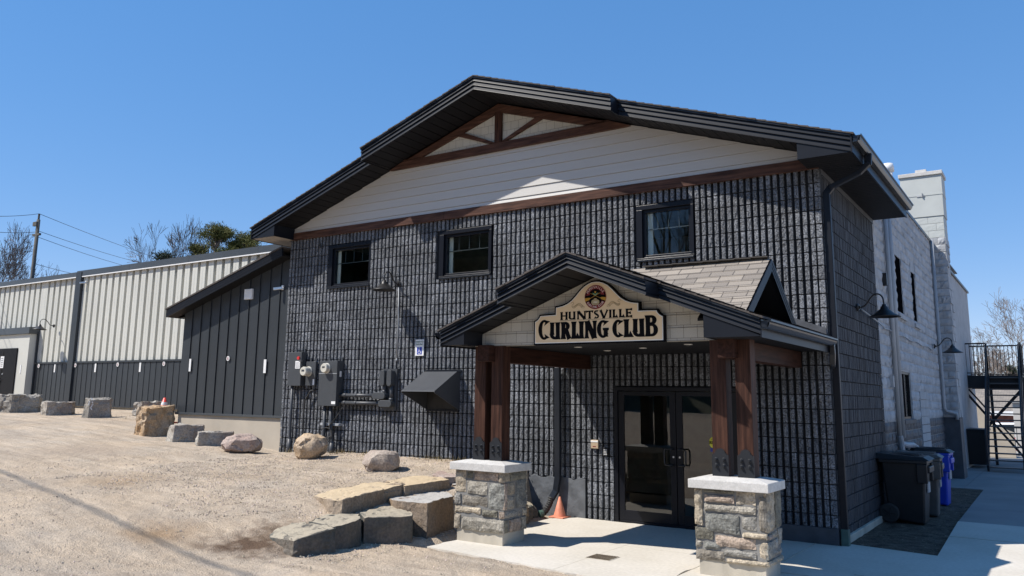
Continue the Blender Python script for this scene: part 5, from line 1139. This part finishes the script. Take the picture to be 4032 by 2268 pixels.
def ledge(label,top,zt,zb,m,seed,grow=.03,amp=.012,bev=.008):
    P=[]
    zts=zt if hasattr(zt,'__len__') else [zt]*len(top)
    q=[on(900+x/1.8867,1500+y/1.8867,(0,0,1),z) for (x,y),z in zip(top,zts)]; c=sum(q,Vector())/len(q)
    for p in q:
        P.append(tuple(p)); b=c+(p-c)*(1+grow); P.append((b.x,b.y,zb))
    return rock(label,P,m,seed,amp,loc=(c.x,c.y,zb),bev=bev,name='ledge_rock',freq=4)
ledge('dark green ledge block at the left end of the lower row',[(292,1105),(335,1050),(560,1045),(765,1068),(800,1090),(480,1182),(300,1158)],[.19,.24,.29,.32,.31,.217,.17],-.1,'r_dark',20,grow=.06)
ledge('mid dark ledge block between the low end block and the tallest dark one',[(590,1042),(735,985),(968,985),(985,1020),(905,1050),(775,1082)],[.31,.34,.35,.355,.34,.31],-.1,'r_dark',21)
ledge('tall dark ledge block left of the big tan block',[(975,985),(1105,925),(1200,915),(1370,975),(1366,1000),(1220,1010),(1170,1005),(1005,1015)],.352,-.1,'r_dark',22)
ledge('big block with grey top and brown faces beside the left pillar',[(1155,835),(1290,805),(1420,798),(1620,815),(1675,850),(1600,865),(1480,905),(1250,890),(1175,870)],[.42,.45,.46,.47,.475,.475,.47,.45,.43],-.1,'r_mix',23,grow=.0)
ledge('long flat tan slab at the left of the upper row',[(605,850),(770,800),(1100,745),(1285,755),(1300,765),(1180,800),(1000,840),(850,880),(770,880)],[.45,.51,.565,.60,.60,.57,.55,.52,.51],.1,'r_flat',24)
ledge('flat tan slab at the right of the upper row by the left pillar',[(1165,745),(1340,700),(1600,712),(1640,730),(1500,750),(1310,775)],[.60,.62,.635,.62,.60,.59],.2,'r_flat',25)
ledge('pinkish flat slab behind the cap of the left pillar',[(1510,690),(1560,672),(1720,670),(1800,700),(1600,715)],.64,.45,'r_pink',26)
ledge('short brown slab tucked behind the left pillar',[(1640,740),(1700,725),(1800,735),(1800,765),(1660,765)],.54,.05,'r_mix',27)
# orange stone behind pillar
rock('upright rusty stone just right of the left pillar at the slab edge',[(-4.75,-1.6,-.1),(-4.25,-1.75,-.1),(-4.22,-1.1,-.1),(-4.8,-1.0,-.1),(-4.72,-1.55,.56),(-4.30,-1.68,.52),(-4.30,-1.1,.50),(-4.75,-1.05,.58)],'r_mix',28,.02,name='ledge_rock')
rock('dark stone shape standing in for shadow in the hollow under the front wall',[(-4.9,-.75,-.1),(-4.5,-.85,-.1),(-4.5,-.3,-.1),(-4.95,-.3,-.1),(-4.85,-.7,.22),(-4.55,-.75,.18),(-4.6,-.35,.22),(-4.9,-.35,.26)],'r_dark',29,.03,name='ledge_rock')  # its dark colour stands in for the shadow in this hollow
# chalk marks on the slab boulder
from mathutils.bvhtree import BVHTree
ro=[o for o in bpy.data.objects if o.get('label','').startswith('tall dark slab boulder')][0]; bvh=BVHTree.FromPolygons([v.co+ro.location for v in ro.data.vertices],[p.vertices for p in ro.data.polygons]); mb=MB()
for (x,y) in [(361,1569),(362,1573),(363,1583),(364,1590),(361,1595),(359,1601),(356,1606),(359,1610),(352,1581),(350,1587),(349,1593)]:
    for dx in (0,1.3):
        h=bvh.ray_cast(CAMP,ray(x+dx,y+dx).normalized())
        if h[0]: q=h[0]+h[1]*.006; a=E1*.022; b=Vector((0,0,.018)); mb.face([q-a-b*.3,q+a*.6-b,q+a+b*.3,q-a*.6+b])
if mb.v:
    mk=mb.build('chalk_mark',M['white']); mk.parent=ro; mk.matrix_parent_inverse=ro.matrix_basis.inverted()
# dry grass at wall base and round rocks
mb=MB(); rr=random.Random(31)
for k in range(900):
    c=rr.random()
    if c<.6: x=rr.uniform(-11.2,-5.2); y=rr.uniform(-.25,-.03)
    elif c<.8: x=rr.uniform(-10.2,-9.2); y=rr.uniform(-.5,-.1)
    else: x=rr.uniform(-24,-12); y=rr.uniform(.2,1.2)-(x+12)*.06
    if noise.noise((x*1.5,0,3))<-.05: continue
    z=tz(x,y); h=rr.uniform(.04,.13); a=rr.uniform(0,2*PI); dx,dy=.005*math.cos(a),.005*math.sin(a); lx,ly=rr.uniform(-.06,.06),rr.uniform(-.06,.03)
    mb.face([(x-dx,y-dy,z-.01),(x+dx,y+dy,z-.01),(x+lx,y+ly,z+h)])
mb.build('dry_grass',M['grass'],kind='stuff',label='sparse dry grass along the wall base')
mb=MB(); rr=random.Random(32)
for k in range(500):
    x=rr.uniform(.1,1.05); y=rr.uniform(.3,9.8); z=-.03; s=rr.uniform(.012,.04); a=rr.uniform(0,PI); mb.face([(x,y,z+.004),(x+s*math.cos(a),y+s*math.sin(a),z+rr.uniform(.005,.02)),(x-s*.4*math.sin(a),y+s*.4*math.cos(a),z+.006)])
M['leaf']=mat('dead_leaf',(.22,.18,.13),.9,var=.4); mb.build('leaf_litter',M['leaf'],kind='stuff',label='scattered dead leaves and chips on the soil strip')
# cone behind the big boulder
p=ground_pt(640,1640+30); p=Vector((p.x,p.y,tz(p.x,p.y)))
g=ground_pt(641,1664); cone((g.x,g.y,tz(g.x,g.y)),(g-CAMP).dot(fw)*96/FPX,'redcone','bright red traffic cone behind the largest boulder',True)
# ------------------------------------------------------------------ bins
def bin_(name,loc,m,label,sx=.62,sy=.60,h=.98,rz=0):
    t=thing(name,(0,0,0),label,'bin','wheeled bins beside the side wall')
    mb=MB(); b=.80
    mb.hexa([(-sx/2*b,-sy/2*b,.06),(sx/2*b,-sy/2*b,.0),(sx/2*b,sy/2*b,.0),(-sx/2*b,sy/2*b,.06),(-sx/2,-sy/2,h),(sx/2,-sy/2,h),(sx/2,sy/2,h),(-sx/2,sy/2,h)]); mb.build('bin_body',M[m],t,bevel=.03)
    mb=MB(); mb.box(-sx/2-.03,sx/2+.035,-sy/2-.035,sy/2+.035,h-.06,h-.001); mb.box(sx/2+.0,sx/2+.06,-sy/2+.06,sy/2-.06,h-.20,h-.10); mb.build('rim',M[m],t,bevel=.015)
    for s in (-1,1): mb=MB(); mb.box(sx/2-.13,sx/2+.028,s*sy/2-.02 if s>0 else -sy/2-.028,s*sy/2+.028 if s>0 else -sy/2+.02,h-.36,h-.06); mb.build('corner_flare',M[m],t,bevel=.012)
    mb=MB()
    mb.hexa([(-sx/2-.10,-sy/2-.045,h+.0),(sx/2+.07,-sy/2-.045,h+.0),(sx/2+.07,sy/2+.045,h+.0),(-sx/2-.10,sy/2+.045,h+.0),(-sx/2-.06,-sy/2-.0,h+.09),(sx/2-.02,-sy/2-.0,h+.055),(sx/2-.02,sy/2+.0,h+.055),(-sx/2-.06,sy/2,h+.09)])
    for y in (-.14,.14): mb.box(-.22,.24,y-.05,y+.05,h+.07,h+.085)
    mb.build('lid',M[m if m!='binblue' else 'binblack'],t,bevel=.018)
    for s in (-1,1):
        mb=MB(); mb.lathe([(.0,-.03),(.13,-.03),(.155,-.02),(.155,.02),(.13,.03),(0,.03)],(-sx/2*.75,s*(sy/2*.86+.02),.155),24,(0,1,0)); w_=mb.build('wheel',M['rubber'],t)
        mb=MB(); 
        for k in range(5): a=2*PI*k/5; mb.beam((-sx/2*.75,s*(sy/2*.86+.055),.155),(-sx/2*.75+.1*math.cos(a),s*(sy/2*.86+.052),.155+.1*math.sin(a)),.02,.02)
        mb.build('hub',M['binblack'],w_)
    mb=MB(); mb.tube([(-sx/2-.03,-sy/2+.04,h-.01),(-sx/2-.12,-sy/2+.04,h+.01),(-sx/2-.12,sy/2-.04,h+.01),(-sx/2-.03,sy/2-.04,h-.01)],.016,8); mb.build('handle',M['binblack'],t,smooth=True)
    mb=MB(); mb.box(sx/2*.94,sx/2*.94+.02,-.12,.12,.50,.66); mb.build('badge',M['pipe'],t)
    t.location=loc; t.rotation_euler=(0,0,rz); return t
bin_('wheelie_bin',(.40,3.32,-.025),'binblack','black wheeled bin nearest the camera beside the dark wall',.66,.66,1.02)
bin_('wheelie_bin',(.47,4.50,-.025),'bingrey','grey wheeled bin between the black and the blue one',.60,.56,1.0,.05)
bin_('wheelie_bin',(.46,6.38,-.025),'binblue','bright blue recycling bin with black lid behind the others',.56,.52,1.0,-.03)
# ------------------------------------------------------------------ fire stair
fs=thing('fire_stair',(1.2,16,0),'black steel outdoor stair with railed landing behind the block building','stair')
LY=19.4; LZ=2.86; xs0,xs1=.72,1.62
for x in (xs0,xs1):
    mb=MB(); mb.beam((x,16.1,.08),(x,LY,LZ-.08),.06,.22); mb.build('stringer',M['steel'],fs)
    mb=MB(); mb.beam((x,16.1,.98),(x,LY,LZ+1.0),.045,.045)
    for k in range(13): t=k/12; y=16.1+(LY-16.1)*t; z=.08+(LZ-.16)*t; mb.beam((x,y,z),(x,y,z+.95),.02 if k%12 else .05,.02 if k%12 else .05,(0,1,0))
    mb.beam((x,16.1,.2),(x,LY,LZ+.15),.03,.03); mb.build('stair_rail',M['steel'],fs)
for k in range(15):
    t=(k+.6)/15; y=16.1+(LY-16.1)*t; z=LZ*t; mb=MB(); mb.box(xs0+.03,xs1-.03,y-.13,y+.13,z-.02,z+.015); mb.build('tread',M['flash'],fs)
mb=MB(); mb.box(-.14,xs1+.05,LY,LY+1.5,LZ-.03,LZ); mb.box(-.14,xs1+.05,LY-.04,LY+.02,LZ-.42,LZ-.0); mb.box(-.14,xs1+.05,LY+1.45,LY+1.5,LZ-.42,LZ); mb.build('landing',M['steel'],fs)
mb=MB()
def rail(mb,a,b,z,h=1.06,n=10):
    a=Vector(a);b=Vector(b)
    mb.beam(a+Vector((0,0,z+h)),b+Vector((0,0,z+h)),.045,.045); mb.beam(a+Vector((0,0,z+.08)),b+Vector((0,0,z+.08)),.03,.03)
    for k in range(n+1):
        p=a.lerp(b,k/n); wd=.05 if k in (0,n) else .02; mb.beam(p+Vector((0,0,z)),p+Vector((0,0,z+h)),wd,wd,(0,1,0))
for A_,B_,n_ in (((-.12,LY,0),(xs0,LY,0),7),((-.12,LY+1.48,0),(xs1,LY+1.48,0),15),((xs1+.04,LY,0),(xs1+.04,LY+1.48,0),10)): mb=MB(); rail(mb,A_,B_,LZ,1.05,n_); mb.build('landing_rail',M['steel'],fs)
mb=MB(); mb.box(-.12,.0,LY,LY+.12,-.02,LZ-.42); mb.box(xs1-.05,xs1+.07,LY+1.38,LY+1.5,-.02,LZ-.42); mb.box(xs0-.0,xs0+.08,LY,LY+.1,-.02,LZ-.42); mb.build('column',M['steel'],fs)
mb=MB(); mb.beam((0,LY+.05,LZ-.5),(xs1-.1,LY+.05,.25),.07,.07,(0,1,0)); mb.beam((.12,LY+.05,LZ-.45),(xs1+.05,LY+.05,.3),.05,.05,(0,1,0)); mb.beam((xs1,LY+.05,LZ-.45),(xs0-.1,LY+.05,1.25),.09,.09,(0,1,0)); mb.build('brace',M['steel'],fs)
# dumpster
dm=thing('dumpster',(.3,18.2,0),'black steel waste container under the stair landing','dumpster')
mb=MB(); mb.hexa([(-.05,17.6,.08),(.60,17.6,.08),(.60,18.9,.08),(-.05,18.9,.08),(-.10,17.5,1.10),(.65,17.5,1.10),(.65,19.0,1.10),(-.10,19.0,1.10)]); mb.build('container',M['lamp'],dm,bevel=.02)
mb=MB(); mb.box(-.12,.68,17.46,19.02,1.10,1.16); mb.build('lid',M['binblack'],dm,bevel=.015)
for z in (.62,.92): mb=MB(); mb.box(-.13,.02,17.44,17.50,z-.05,z+.05); mb.build('lifting_pocket',M['pipe'],dm)
# ramp wall, shed, fence, far buildings, cars
mb=MB(); mb.prism([(-1.5,0),(1.1,0),(1.1,.9),(.55,1.15),(-.1,1.95),(-1.5,2.1)],24,24.25,lambda a,b,c:(a,c,b)); tag(mb.build('ramp_wall',M['sand']),'pale concrete ramp wall with sloping top behind the fire stair','wall')
sh=thing('storage_shed',(1.9,27,0),'plain grey panel shed seen through the stair treads','shed'); mb=MB(); mb.box(1.0,3.4,27,30,-.1,2.0); mb.build('wall',M['siding'],sh,bevel=.01); mb=MB(); mb.box(.9,3.5,26.9,30.1,2.005,2.08); mb.build('roof',M['pipe'],sh); mb=MB(); mb.box(1.25,1.31,26.96,26.99,0,1.9); mb.build('seam',M['pipe'],sh)
fn=thing('metal_fence',(.8,25.5,0),'low black picket fence in front of the parked cars','fence'); mb=MB(); rail(mb,(-1.0,25.5,0),(2.4,25.5,0),-.05,1.1,24); mb.build('pickets',M['steel'],fn)
def house(name,x0,x1,y0,y1,zb,zw,zr,label,m='brickred',rm='shingle'):
    t=thing(name,((x0+x1)/2,y0,zb),label,'building'); mb=MB(); mb.box(x0,x1,y0,y1,zb,zw); mb.build('wall',M[m],t)
    mb=MB(); e=.5; xm=(y0+y1)/2; P=[(x0-e,y0-e,zw),(x1+e,y0-e,zw),(x1+e,xm,zr),(x0-e,xm,zr)]; mb.face(P,[(0,0),(x1-x0,0),(x1-x0,6),(0,6)]); P=[(x0-e,xm,zr),(x1+e,xm,zr),(x1+e,y1+e,zw),(x0-e,y1+e,zw)]; mb.face(P,[(0,0),(x1-x0,0),(x1-x0,6),(0,6)])
    mb.face([(x0-e,y0-e,zw),(x0-e,xm,zr),(x0-e,y1+e,zw)],[(0,0),(1,1),(2,0)]); mb.face([(x1+e,y0-e,zw),(x1+e,y1+e,zw),(x1+e,xm,zr)],[(0,0),(1,1),(2,0)]); mb.build('roof',M[rm],t)
    mb=MB(); mb.box(x0-e,x1+e,y0-e-.05,y0-e,zw-.25,zw); mb.build('fascia',M['white'],t); return t
house('brick_building',-14,14,46,58,-.5,1.55,3.15,'low red brick building with grey shingle roof far behind the stair')
def car(loc,rz,m,label,kind='suv'):
    t=thing('parked_car',(0,0,0),label,'car','cars parked behind the fence'); L,W=4.5,1.8
    mb=MB(); pr=[(-2.2,.35),(-2.25,.75),(-2.1,.95),(-1.2,1.02),(-.6,1.5),(1.1,1.55),(1.95,1.2),(2.2,1.0),(2.25,.4)]
    if kind=='sedan': pr=[(-2.2,.35),(-2.25,.7),(-1.3,.9),(-.5,1.35),(.7,1.38),(1.5,.98),(2.2,.9),(2.25,.4)]
    mb.prism(pr,-W/2,W/2,lambda a,b,c:(a,c,b)); mb.build('body',M[m],t,bevel=.07)
    mb=MB(); top=[p for p in pr if p[1]>1.0 or (kind=='sedan' and p[1]>.95)]; k=[(-1.05,1.02),(-.58,1.42),(1.02,1.46),(1.7,1.08)] if kind!='sedan' else [(-1.15,.93),(-.5,1.28),(.65,1.31),(1.3,.98)]
    mb.prism(k,-W/2-.005,W/2+.005,lambda a,b,c:(a,c,b)); mb.build('side_windows',M['cardark'],t)
    mb=MB(); a,b=k[2],k[3]; mb.hexa([(a[0]+.13,-.7,a[1]+.04),(b[0]+.33,-.75,b[1]+.05),(b[0]+.33,.75,b[1]+.05),(a[0]+.13,.7,a[1]+.04),(a[0]+.13,-.7,a[1]+.06),(b[0]+.35,-.75,b[1]+.07),(b[0]+.35,.75,b[1]+.07),(a[0]+.13,.7,a[1]+.06)]); mb.build('windscreen',M['cardark'],t)
    for x in (-1.4,1.4):
        for s in (-1,1):
            mb=MB(); mb.lathe([(0,-.1),(.3,-.1),(.33,-.06),(.33,.06),(.3,.1),(0,.1)],(x,s*(W/2-.08),.33),20,(0,1,0)); w_=mb.build('wheel',M['rubber'],t); mb=MB(); mb.lathe([(0,s*.102),(.2,s*.105),(.2,s*.09)],(x,s*(W/2-.08),.33),14,(0,1,0)); mb.build('rim',M['chrome'],w_)
    for s in (-.6,.6): mb=MB(); mb.box(2.16,2.27,s-.2,s+.2,.72,.88); mb.build('tail_light',M['red'],t,bevel=.01); mb=MB(); mb.box(-2.28,-2.16,s-.2,s+.2,.66,.8); mb.build('headlight',M['white'],t,bevel=.01)
    t.location=loc; t.rotation_euler=(0,0,rz)
car((.6,31,-.85),-.35,'carred','red car behind the fence at the foot of the stair','sedan'); car((.2,35,-.45),-.2,'carwhite','white car parked just behind the red one'); 
# ------------------------------------------------------------------ trees
def bare_tree(name,base,h,spread,seed,label,m='bark',levels=6,r0=.16,lean=0,wid=None):
    rr=random.Random(seed); t=thing(name,base,label,'tree','bare trees around the club'); tr=MB(); cr=MB(); b=Vector(base)
    def br(mb,p,d,L,r,lv):
        n=3; P=[p]; R=[r]; q=p.copy(); dd=d.copy()
        for k in range(n):
            dd=(dd+Vector((rr.uniform(-.16,.16),rr.uniform(-.16,.16),rr.uniform(-.02,.10)))).normalized(); q=q+dd*L/n; P.append(q.copy()); R.append(max(.014,r*(1-.34*(k+1)/n)))
        mb.tube(P,R,6 if lv<2 else 4 if lv<4 else 3,cap=False)
        if lv>=levels: return
        nb=(3 if lv==0 else rr.choice((2,3,3)) if lv<levels-1 else 3)
        for k in range(nb):
            ang=rr.uniform(.32,.75)*spread; ax=dd.orthogonal().normalized(); ax.rotate(Matrix.Rotation(rr.uniform(0,2*PI),3,dd)); nd=dd.copy(); nd.rotate(Matrix.Rotation(ang,3,ax)); nd.z+=.08; nd.normalize()
            pp=P[rr.choice((2,3,3))]; br(cr,pp,nd,L*rr.uniform(.62,.85),R[-1]*rr.uniform(.6,.85),lv+1)
    br(tr,b,Vector((lean,0,1)).normalized(),h*.36,r0,0); 
    zm=max(v[2] for v in cr.v); k_=h/(zm-b.z); wk=k_*.95 if not wid else wid/max(.1,max(abs(v[0]-b.x) for v in cr.v))/2
    for q_ in (tr,cr): q_.v=[(b.x+(x-b.x)*wk,b.y+(y-b.y)*wk,b.z+(z-b.z)*k_) for x,y,z in q_.v]
    tr.build('trunk',M[m],t,smooth=True); cr.build('crown',M[m],t); return t
def at(px,py,D): return CAMP+ray(px,py)*D
def tree_at(px,ptop,D,seed,label,gz=1.0,**k):
    p=at(px,ptop,D); wpx=k.pop('wpx',None); return bare_tree('bare_tree',(p.x,p.y,gz),(p.z-gz)*.98,k.pop('spread',1.0),seed,label,wid=wpx/FPX*D if wpx else None,**k)
tree_at(50,855,44,3,'bare dark tree left of the utility pole',gz=1.5,r0=.2,wpx=440,levels=7)
tree_at(-60,900,50,33,'bare tree cut by the left edge of the picture',gz=1.5,r0=.17,wpx=420)
tree_at(200,1040,60,14,'small distant bare tree right of the utility pole',gz=1.5,r0=.1,levels=6,wpx=260)
tree_at(690,822,48,5,'broad bare tree in the middle above the hall roof',gz=1.5,r0=.22,wpx=400,levels=7)
tree_at(600,930,50,6,'smaller bare tree just left of the broad one above the hall',gz=1.5,r0=.12,wpx=190,levels=6)
def pine(name,px,ptop,wpx,D,seed,label,clumps=9,gz=1.5,m='needles'):
    rr=random.Random(seed); p=at(px,ptop,D); top=Vector((p.x,p.y,p.z)); t=thing(name,(p.x,p.y,gz),label,'tree','evergreen trees above the hall roof'); W=wpx/FPX*D/2
    mb=MB(); mb.tube([(p.x,p.y,gz),(p.x+.1,p.y,(gz+p.z)/2),(p.x,p.y,p.z-.4)],[.22,.16,.05],7)
    cs=[]
    for k in range(clumps):
        a=rr.uniform(0,2*PI); u=rr.random(); c=top+Vector((math.cos(a)*W*.78*u**.6,math.sin(a)*W*.7*u**.6,-.25-rr.uniform(0,2.3)*(.25+u*.75))); cs.append(c)
        s=Vector((p.x,p.y,c.z-.7)); mb.tube([s,s.lerp(c,.6)+Vector((0,0,.05)),c],[.06,.04,.015],5)
    mb.build('trunk',M['bark'],t,smooth=True)
    mb=MB()
    for c in cs:
        R_c=rr.uniform(.30,.50)
        for k in range(520):
            v=Vector((rr.gauss(0,.42),rr.gauss(0,.42),rr.gauss(0,.26)))*R_c*1.3; q=c+v; d=Vector((v.x+rr.uniform(-.3,.3),v.y+rr.uniform(-.3,.3),abs(v.z)+rr.uniform(0,.5))).normalized()*rr.uniform(.08,.17); s=d.orthogonal().normalized()*.018
            s.rotate(Matrix.Rotation(rr.uniform(0,PI),3,d.normalized())); mb.face([q-s,q+s,q+d+s*.3]); 
            d2=Vector((-d.y,d.x,d.z)); mb.face([q-s,q+s,q+d2])
    mb.build('crown',M[m],t); return t
pine('pine_tree',855,885,200,46,71,'clumpy olive green pine left of the two above the hall roof',16); pine('pine_tree',965,910,190,46,72,'clumpy olive green pine nearest the clubhouse eave',15); pine('pine_tree',790,960,120,47,75,'low pine crown merging left of the clumpy pines',9)
pine('spruce_tree',647,992,26,46,73,'small dark spruce tip poking above the hall roof',5,m='needlesdark')
# right hand distant trees
tree_at(4030,1120,62,8,'large bare tree at the right edge beyond the stair',gz=-.3,r0=.24,levels=7,wpx=420)
tree_at(3905,1390,66,9,'smaller bare tree behind the stair railing',gz=-.3,r0=.15,levels=7)
tree_at(3800,1290,64,10,'pale bare tree right of the block building',gz=-.3,r0=.15,levels=7)
tree_at(3975,1330,75,12,'far bare tree between the two near the right edge',gz=-.3,r0=.15,levels=7)
pine('spruce_tree',3978,1440,40,70,74,'small dark spruce beyond the stair railing',8,gz=-.3,m='needlesdark')
# utility pole and wires
pt_=at(152,865,40); pb_=at(143,1100,40); up1=thing('utility_pole',(pt_.x,pt_.y,1.4),'weathered wooden utility pole above the hall roof','utility pole')
mb=MB(); mb.tube([(pt_.x,pt_.y,1.4),(pt_.x,pt_.y,pt_.z)],[.12,.085],10); mb.build('pole_shaft',M['pole'],up1,smooth=True)
mb=MB(); mb.tube([(pt_.x,pt_.y,pt_.z),(pt_.x,pt_.y,pt_.z+.3)],.05,8); mb.box(pt_.x-.12,pt_.x+.22,pt_.y-.2,pt_.y-.1,pt_.z-.35,pt_.z-.15); mb.build('insulator',M['pole'],up1); mb=MB(); mb.box(pt_.x-.35,pt_.x+.3,pt_.y-.05,pt_.y+.05,pt_.z-.80,pt_.z-.70); mb.build('crossarm',M['pole'],up1)
def wire(a,b,sag,label,r=.012,n=14):
    a=Vector(a);b=Vector(b);mb=MB(); mb.tube([a.lerp(b,k/n)-Vector((0,0,sag*4*(k/n)*(1-k/n))) for k in range(n+1)],r,5); return tag(mb.build('power_line',M['lamp'],smooth=True),label,'wire')
wire(at(-400,795,30),(pt_.x,pt_.y,pt_.z+.3),.3,'top power line left of the utility pole'); wire((pt_.x,pt_.y,pt_.z+.3),at(900,1095,75),.3,'top power line right of the utility pole')
wire(at(-400,830,30),(pt_.x-.2,pt_.y,pt_.z-.6),.3,'lower power line left of the utility pole'); wire((pt_.x+.2,pt_.y,pt_.z-.6),at(900,1090,75),.5,'middle power line right of the utility pole'); wire((pt_.x+.2,pt_.y,pt_.z-.9),at(900,1110,75),.6,'third power line right of the utility pole'); wire((pt_.x+.1,pt_.y,pt_.z-2.2),at(620,1120,70),.3,'lowest power line right of the utility pole')
# overhead cable in front, seen by its shadow on the gravel
k_=7.5/1.605
def over(p,z=7.5): return Vector((p[0],p[1],.35))-Vector((.953,.887,-1.605))*((z)/1.605)
a_,b_=over((-12.6,-5.15),13),over((-4.5,-6.5),13); d_=(b_-a_); wire(a_-d_*1.5,b_+d_*1.5,.0,'overhead cable above the lot throwing a thin shadow',.030)
# wooded rise across the road, mirrored in the panes
hx=np.linspace(-90,90,40); hyv=np.linspace(-38,-120,16); XX,YY=np.meshgrid(hx,hyv); ZZ=.2+np.clip((-38-YY)/30,0,1)*8+np.sin(XX*.11)*.8+np.cos(YY*.2+XX*.07)*.6-.8
V=np.stack([XX,YY,ZZ],-1).reshape(-1,3).tolist(); idx=np.arange(XX.size).reshape(XX.shape); F_=np.stack([idx[:-1,:-1],idx[1:,:-1],idx[1:,1:],idx[:-1,1:]],-1).reshape(-1,4).tolist()
me=bpy.data.meshes.new('hill'); me.from_pydata(V,[],F_); me.materials.append(M['terrain_hill']); tag(link(bpy.data.objects.new('hill',me)),kind='structure',label='brown wooded rise across the road')
def woods():
    mb=MB(); rr=random.Random(77)
    for k in range(190):   # evergreens
        x=-92+k*.34+rr.uniform(-1.5,1.5); y=-44-rr.uniform(0,22); 
        if x>-30 and k%8: continue
        h=rr.uniform(17,27)*(1 if x<-32 else .45); z0=1.
        for j in range(9):
            f=j/9; r=(1-f)*h*.17+.25; zc_=z0+h*(.08+.92*f); n=11; top=(x,y,zc_+h*.17)
            ring=[(x+math.cos(2*PI*i_/n)*r*rr.uniform(.7,1.15),y+math.sin(2*PI*i_/n)*r*rr.uniform(.7,1.15),zc_-rr.uniform(0,.5)) for i_ in range(n)]
            for i_ in range(n): mb.face([ring[i_],ring[(i_+1)%n],top])
    def br(p,d,L,r,lv):
        q=p+d*L; mb.tube([p,q],[r,r*.7],4 if lv<3 else 3,cap=False)
        if lv>=6: return
        for k in range(rr.choice((2,3,3))):
            nd=(d+Vector((rr.uniform(-.6,.6),rr.uniform(-.6,.6),rr.uniform(-.15,.35)))).normalized(); br(q if k else p.lerp(q,.7),nd,L*rr.uniform(.6,.85),max(.02,r*.62),lv+1)
    for k in range(9): br(Vector((-33+k*3.6+rr.uniform(-1,1),-44-rr.uniform(0,9),.5)),Vector((0,0,1)),7.0,.32,0)
    mb.build('woods',M['needlesdark'],kind='stuff',label='dark wood of evergreens and bare trees on the rise across the road')
woods()
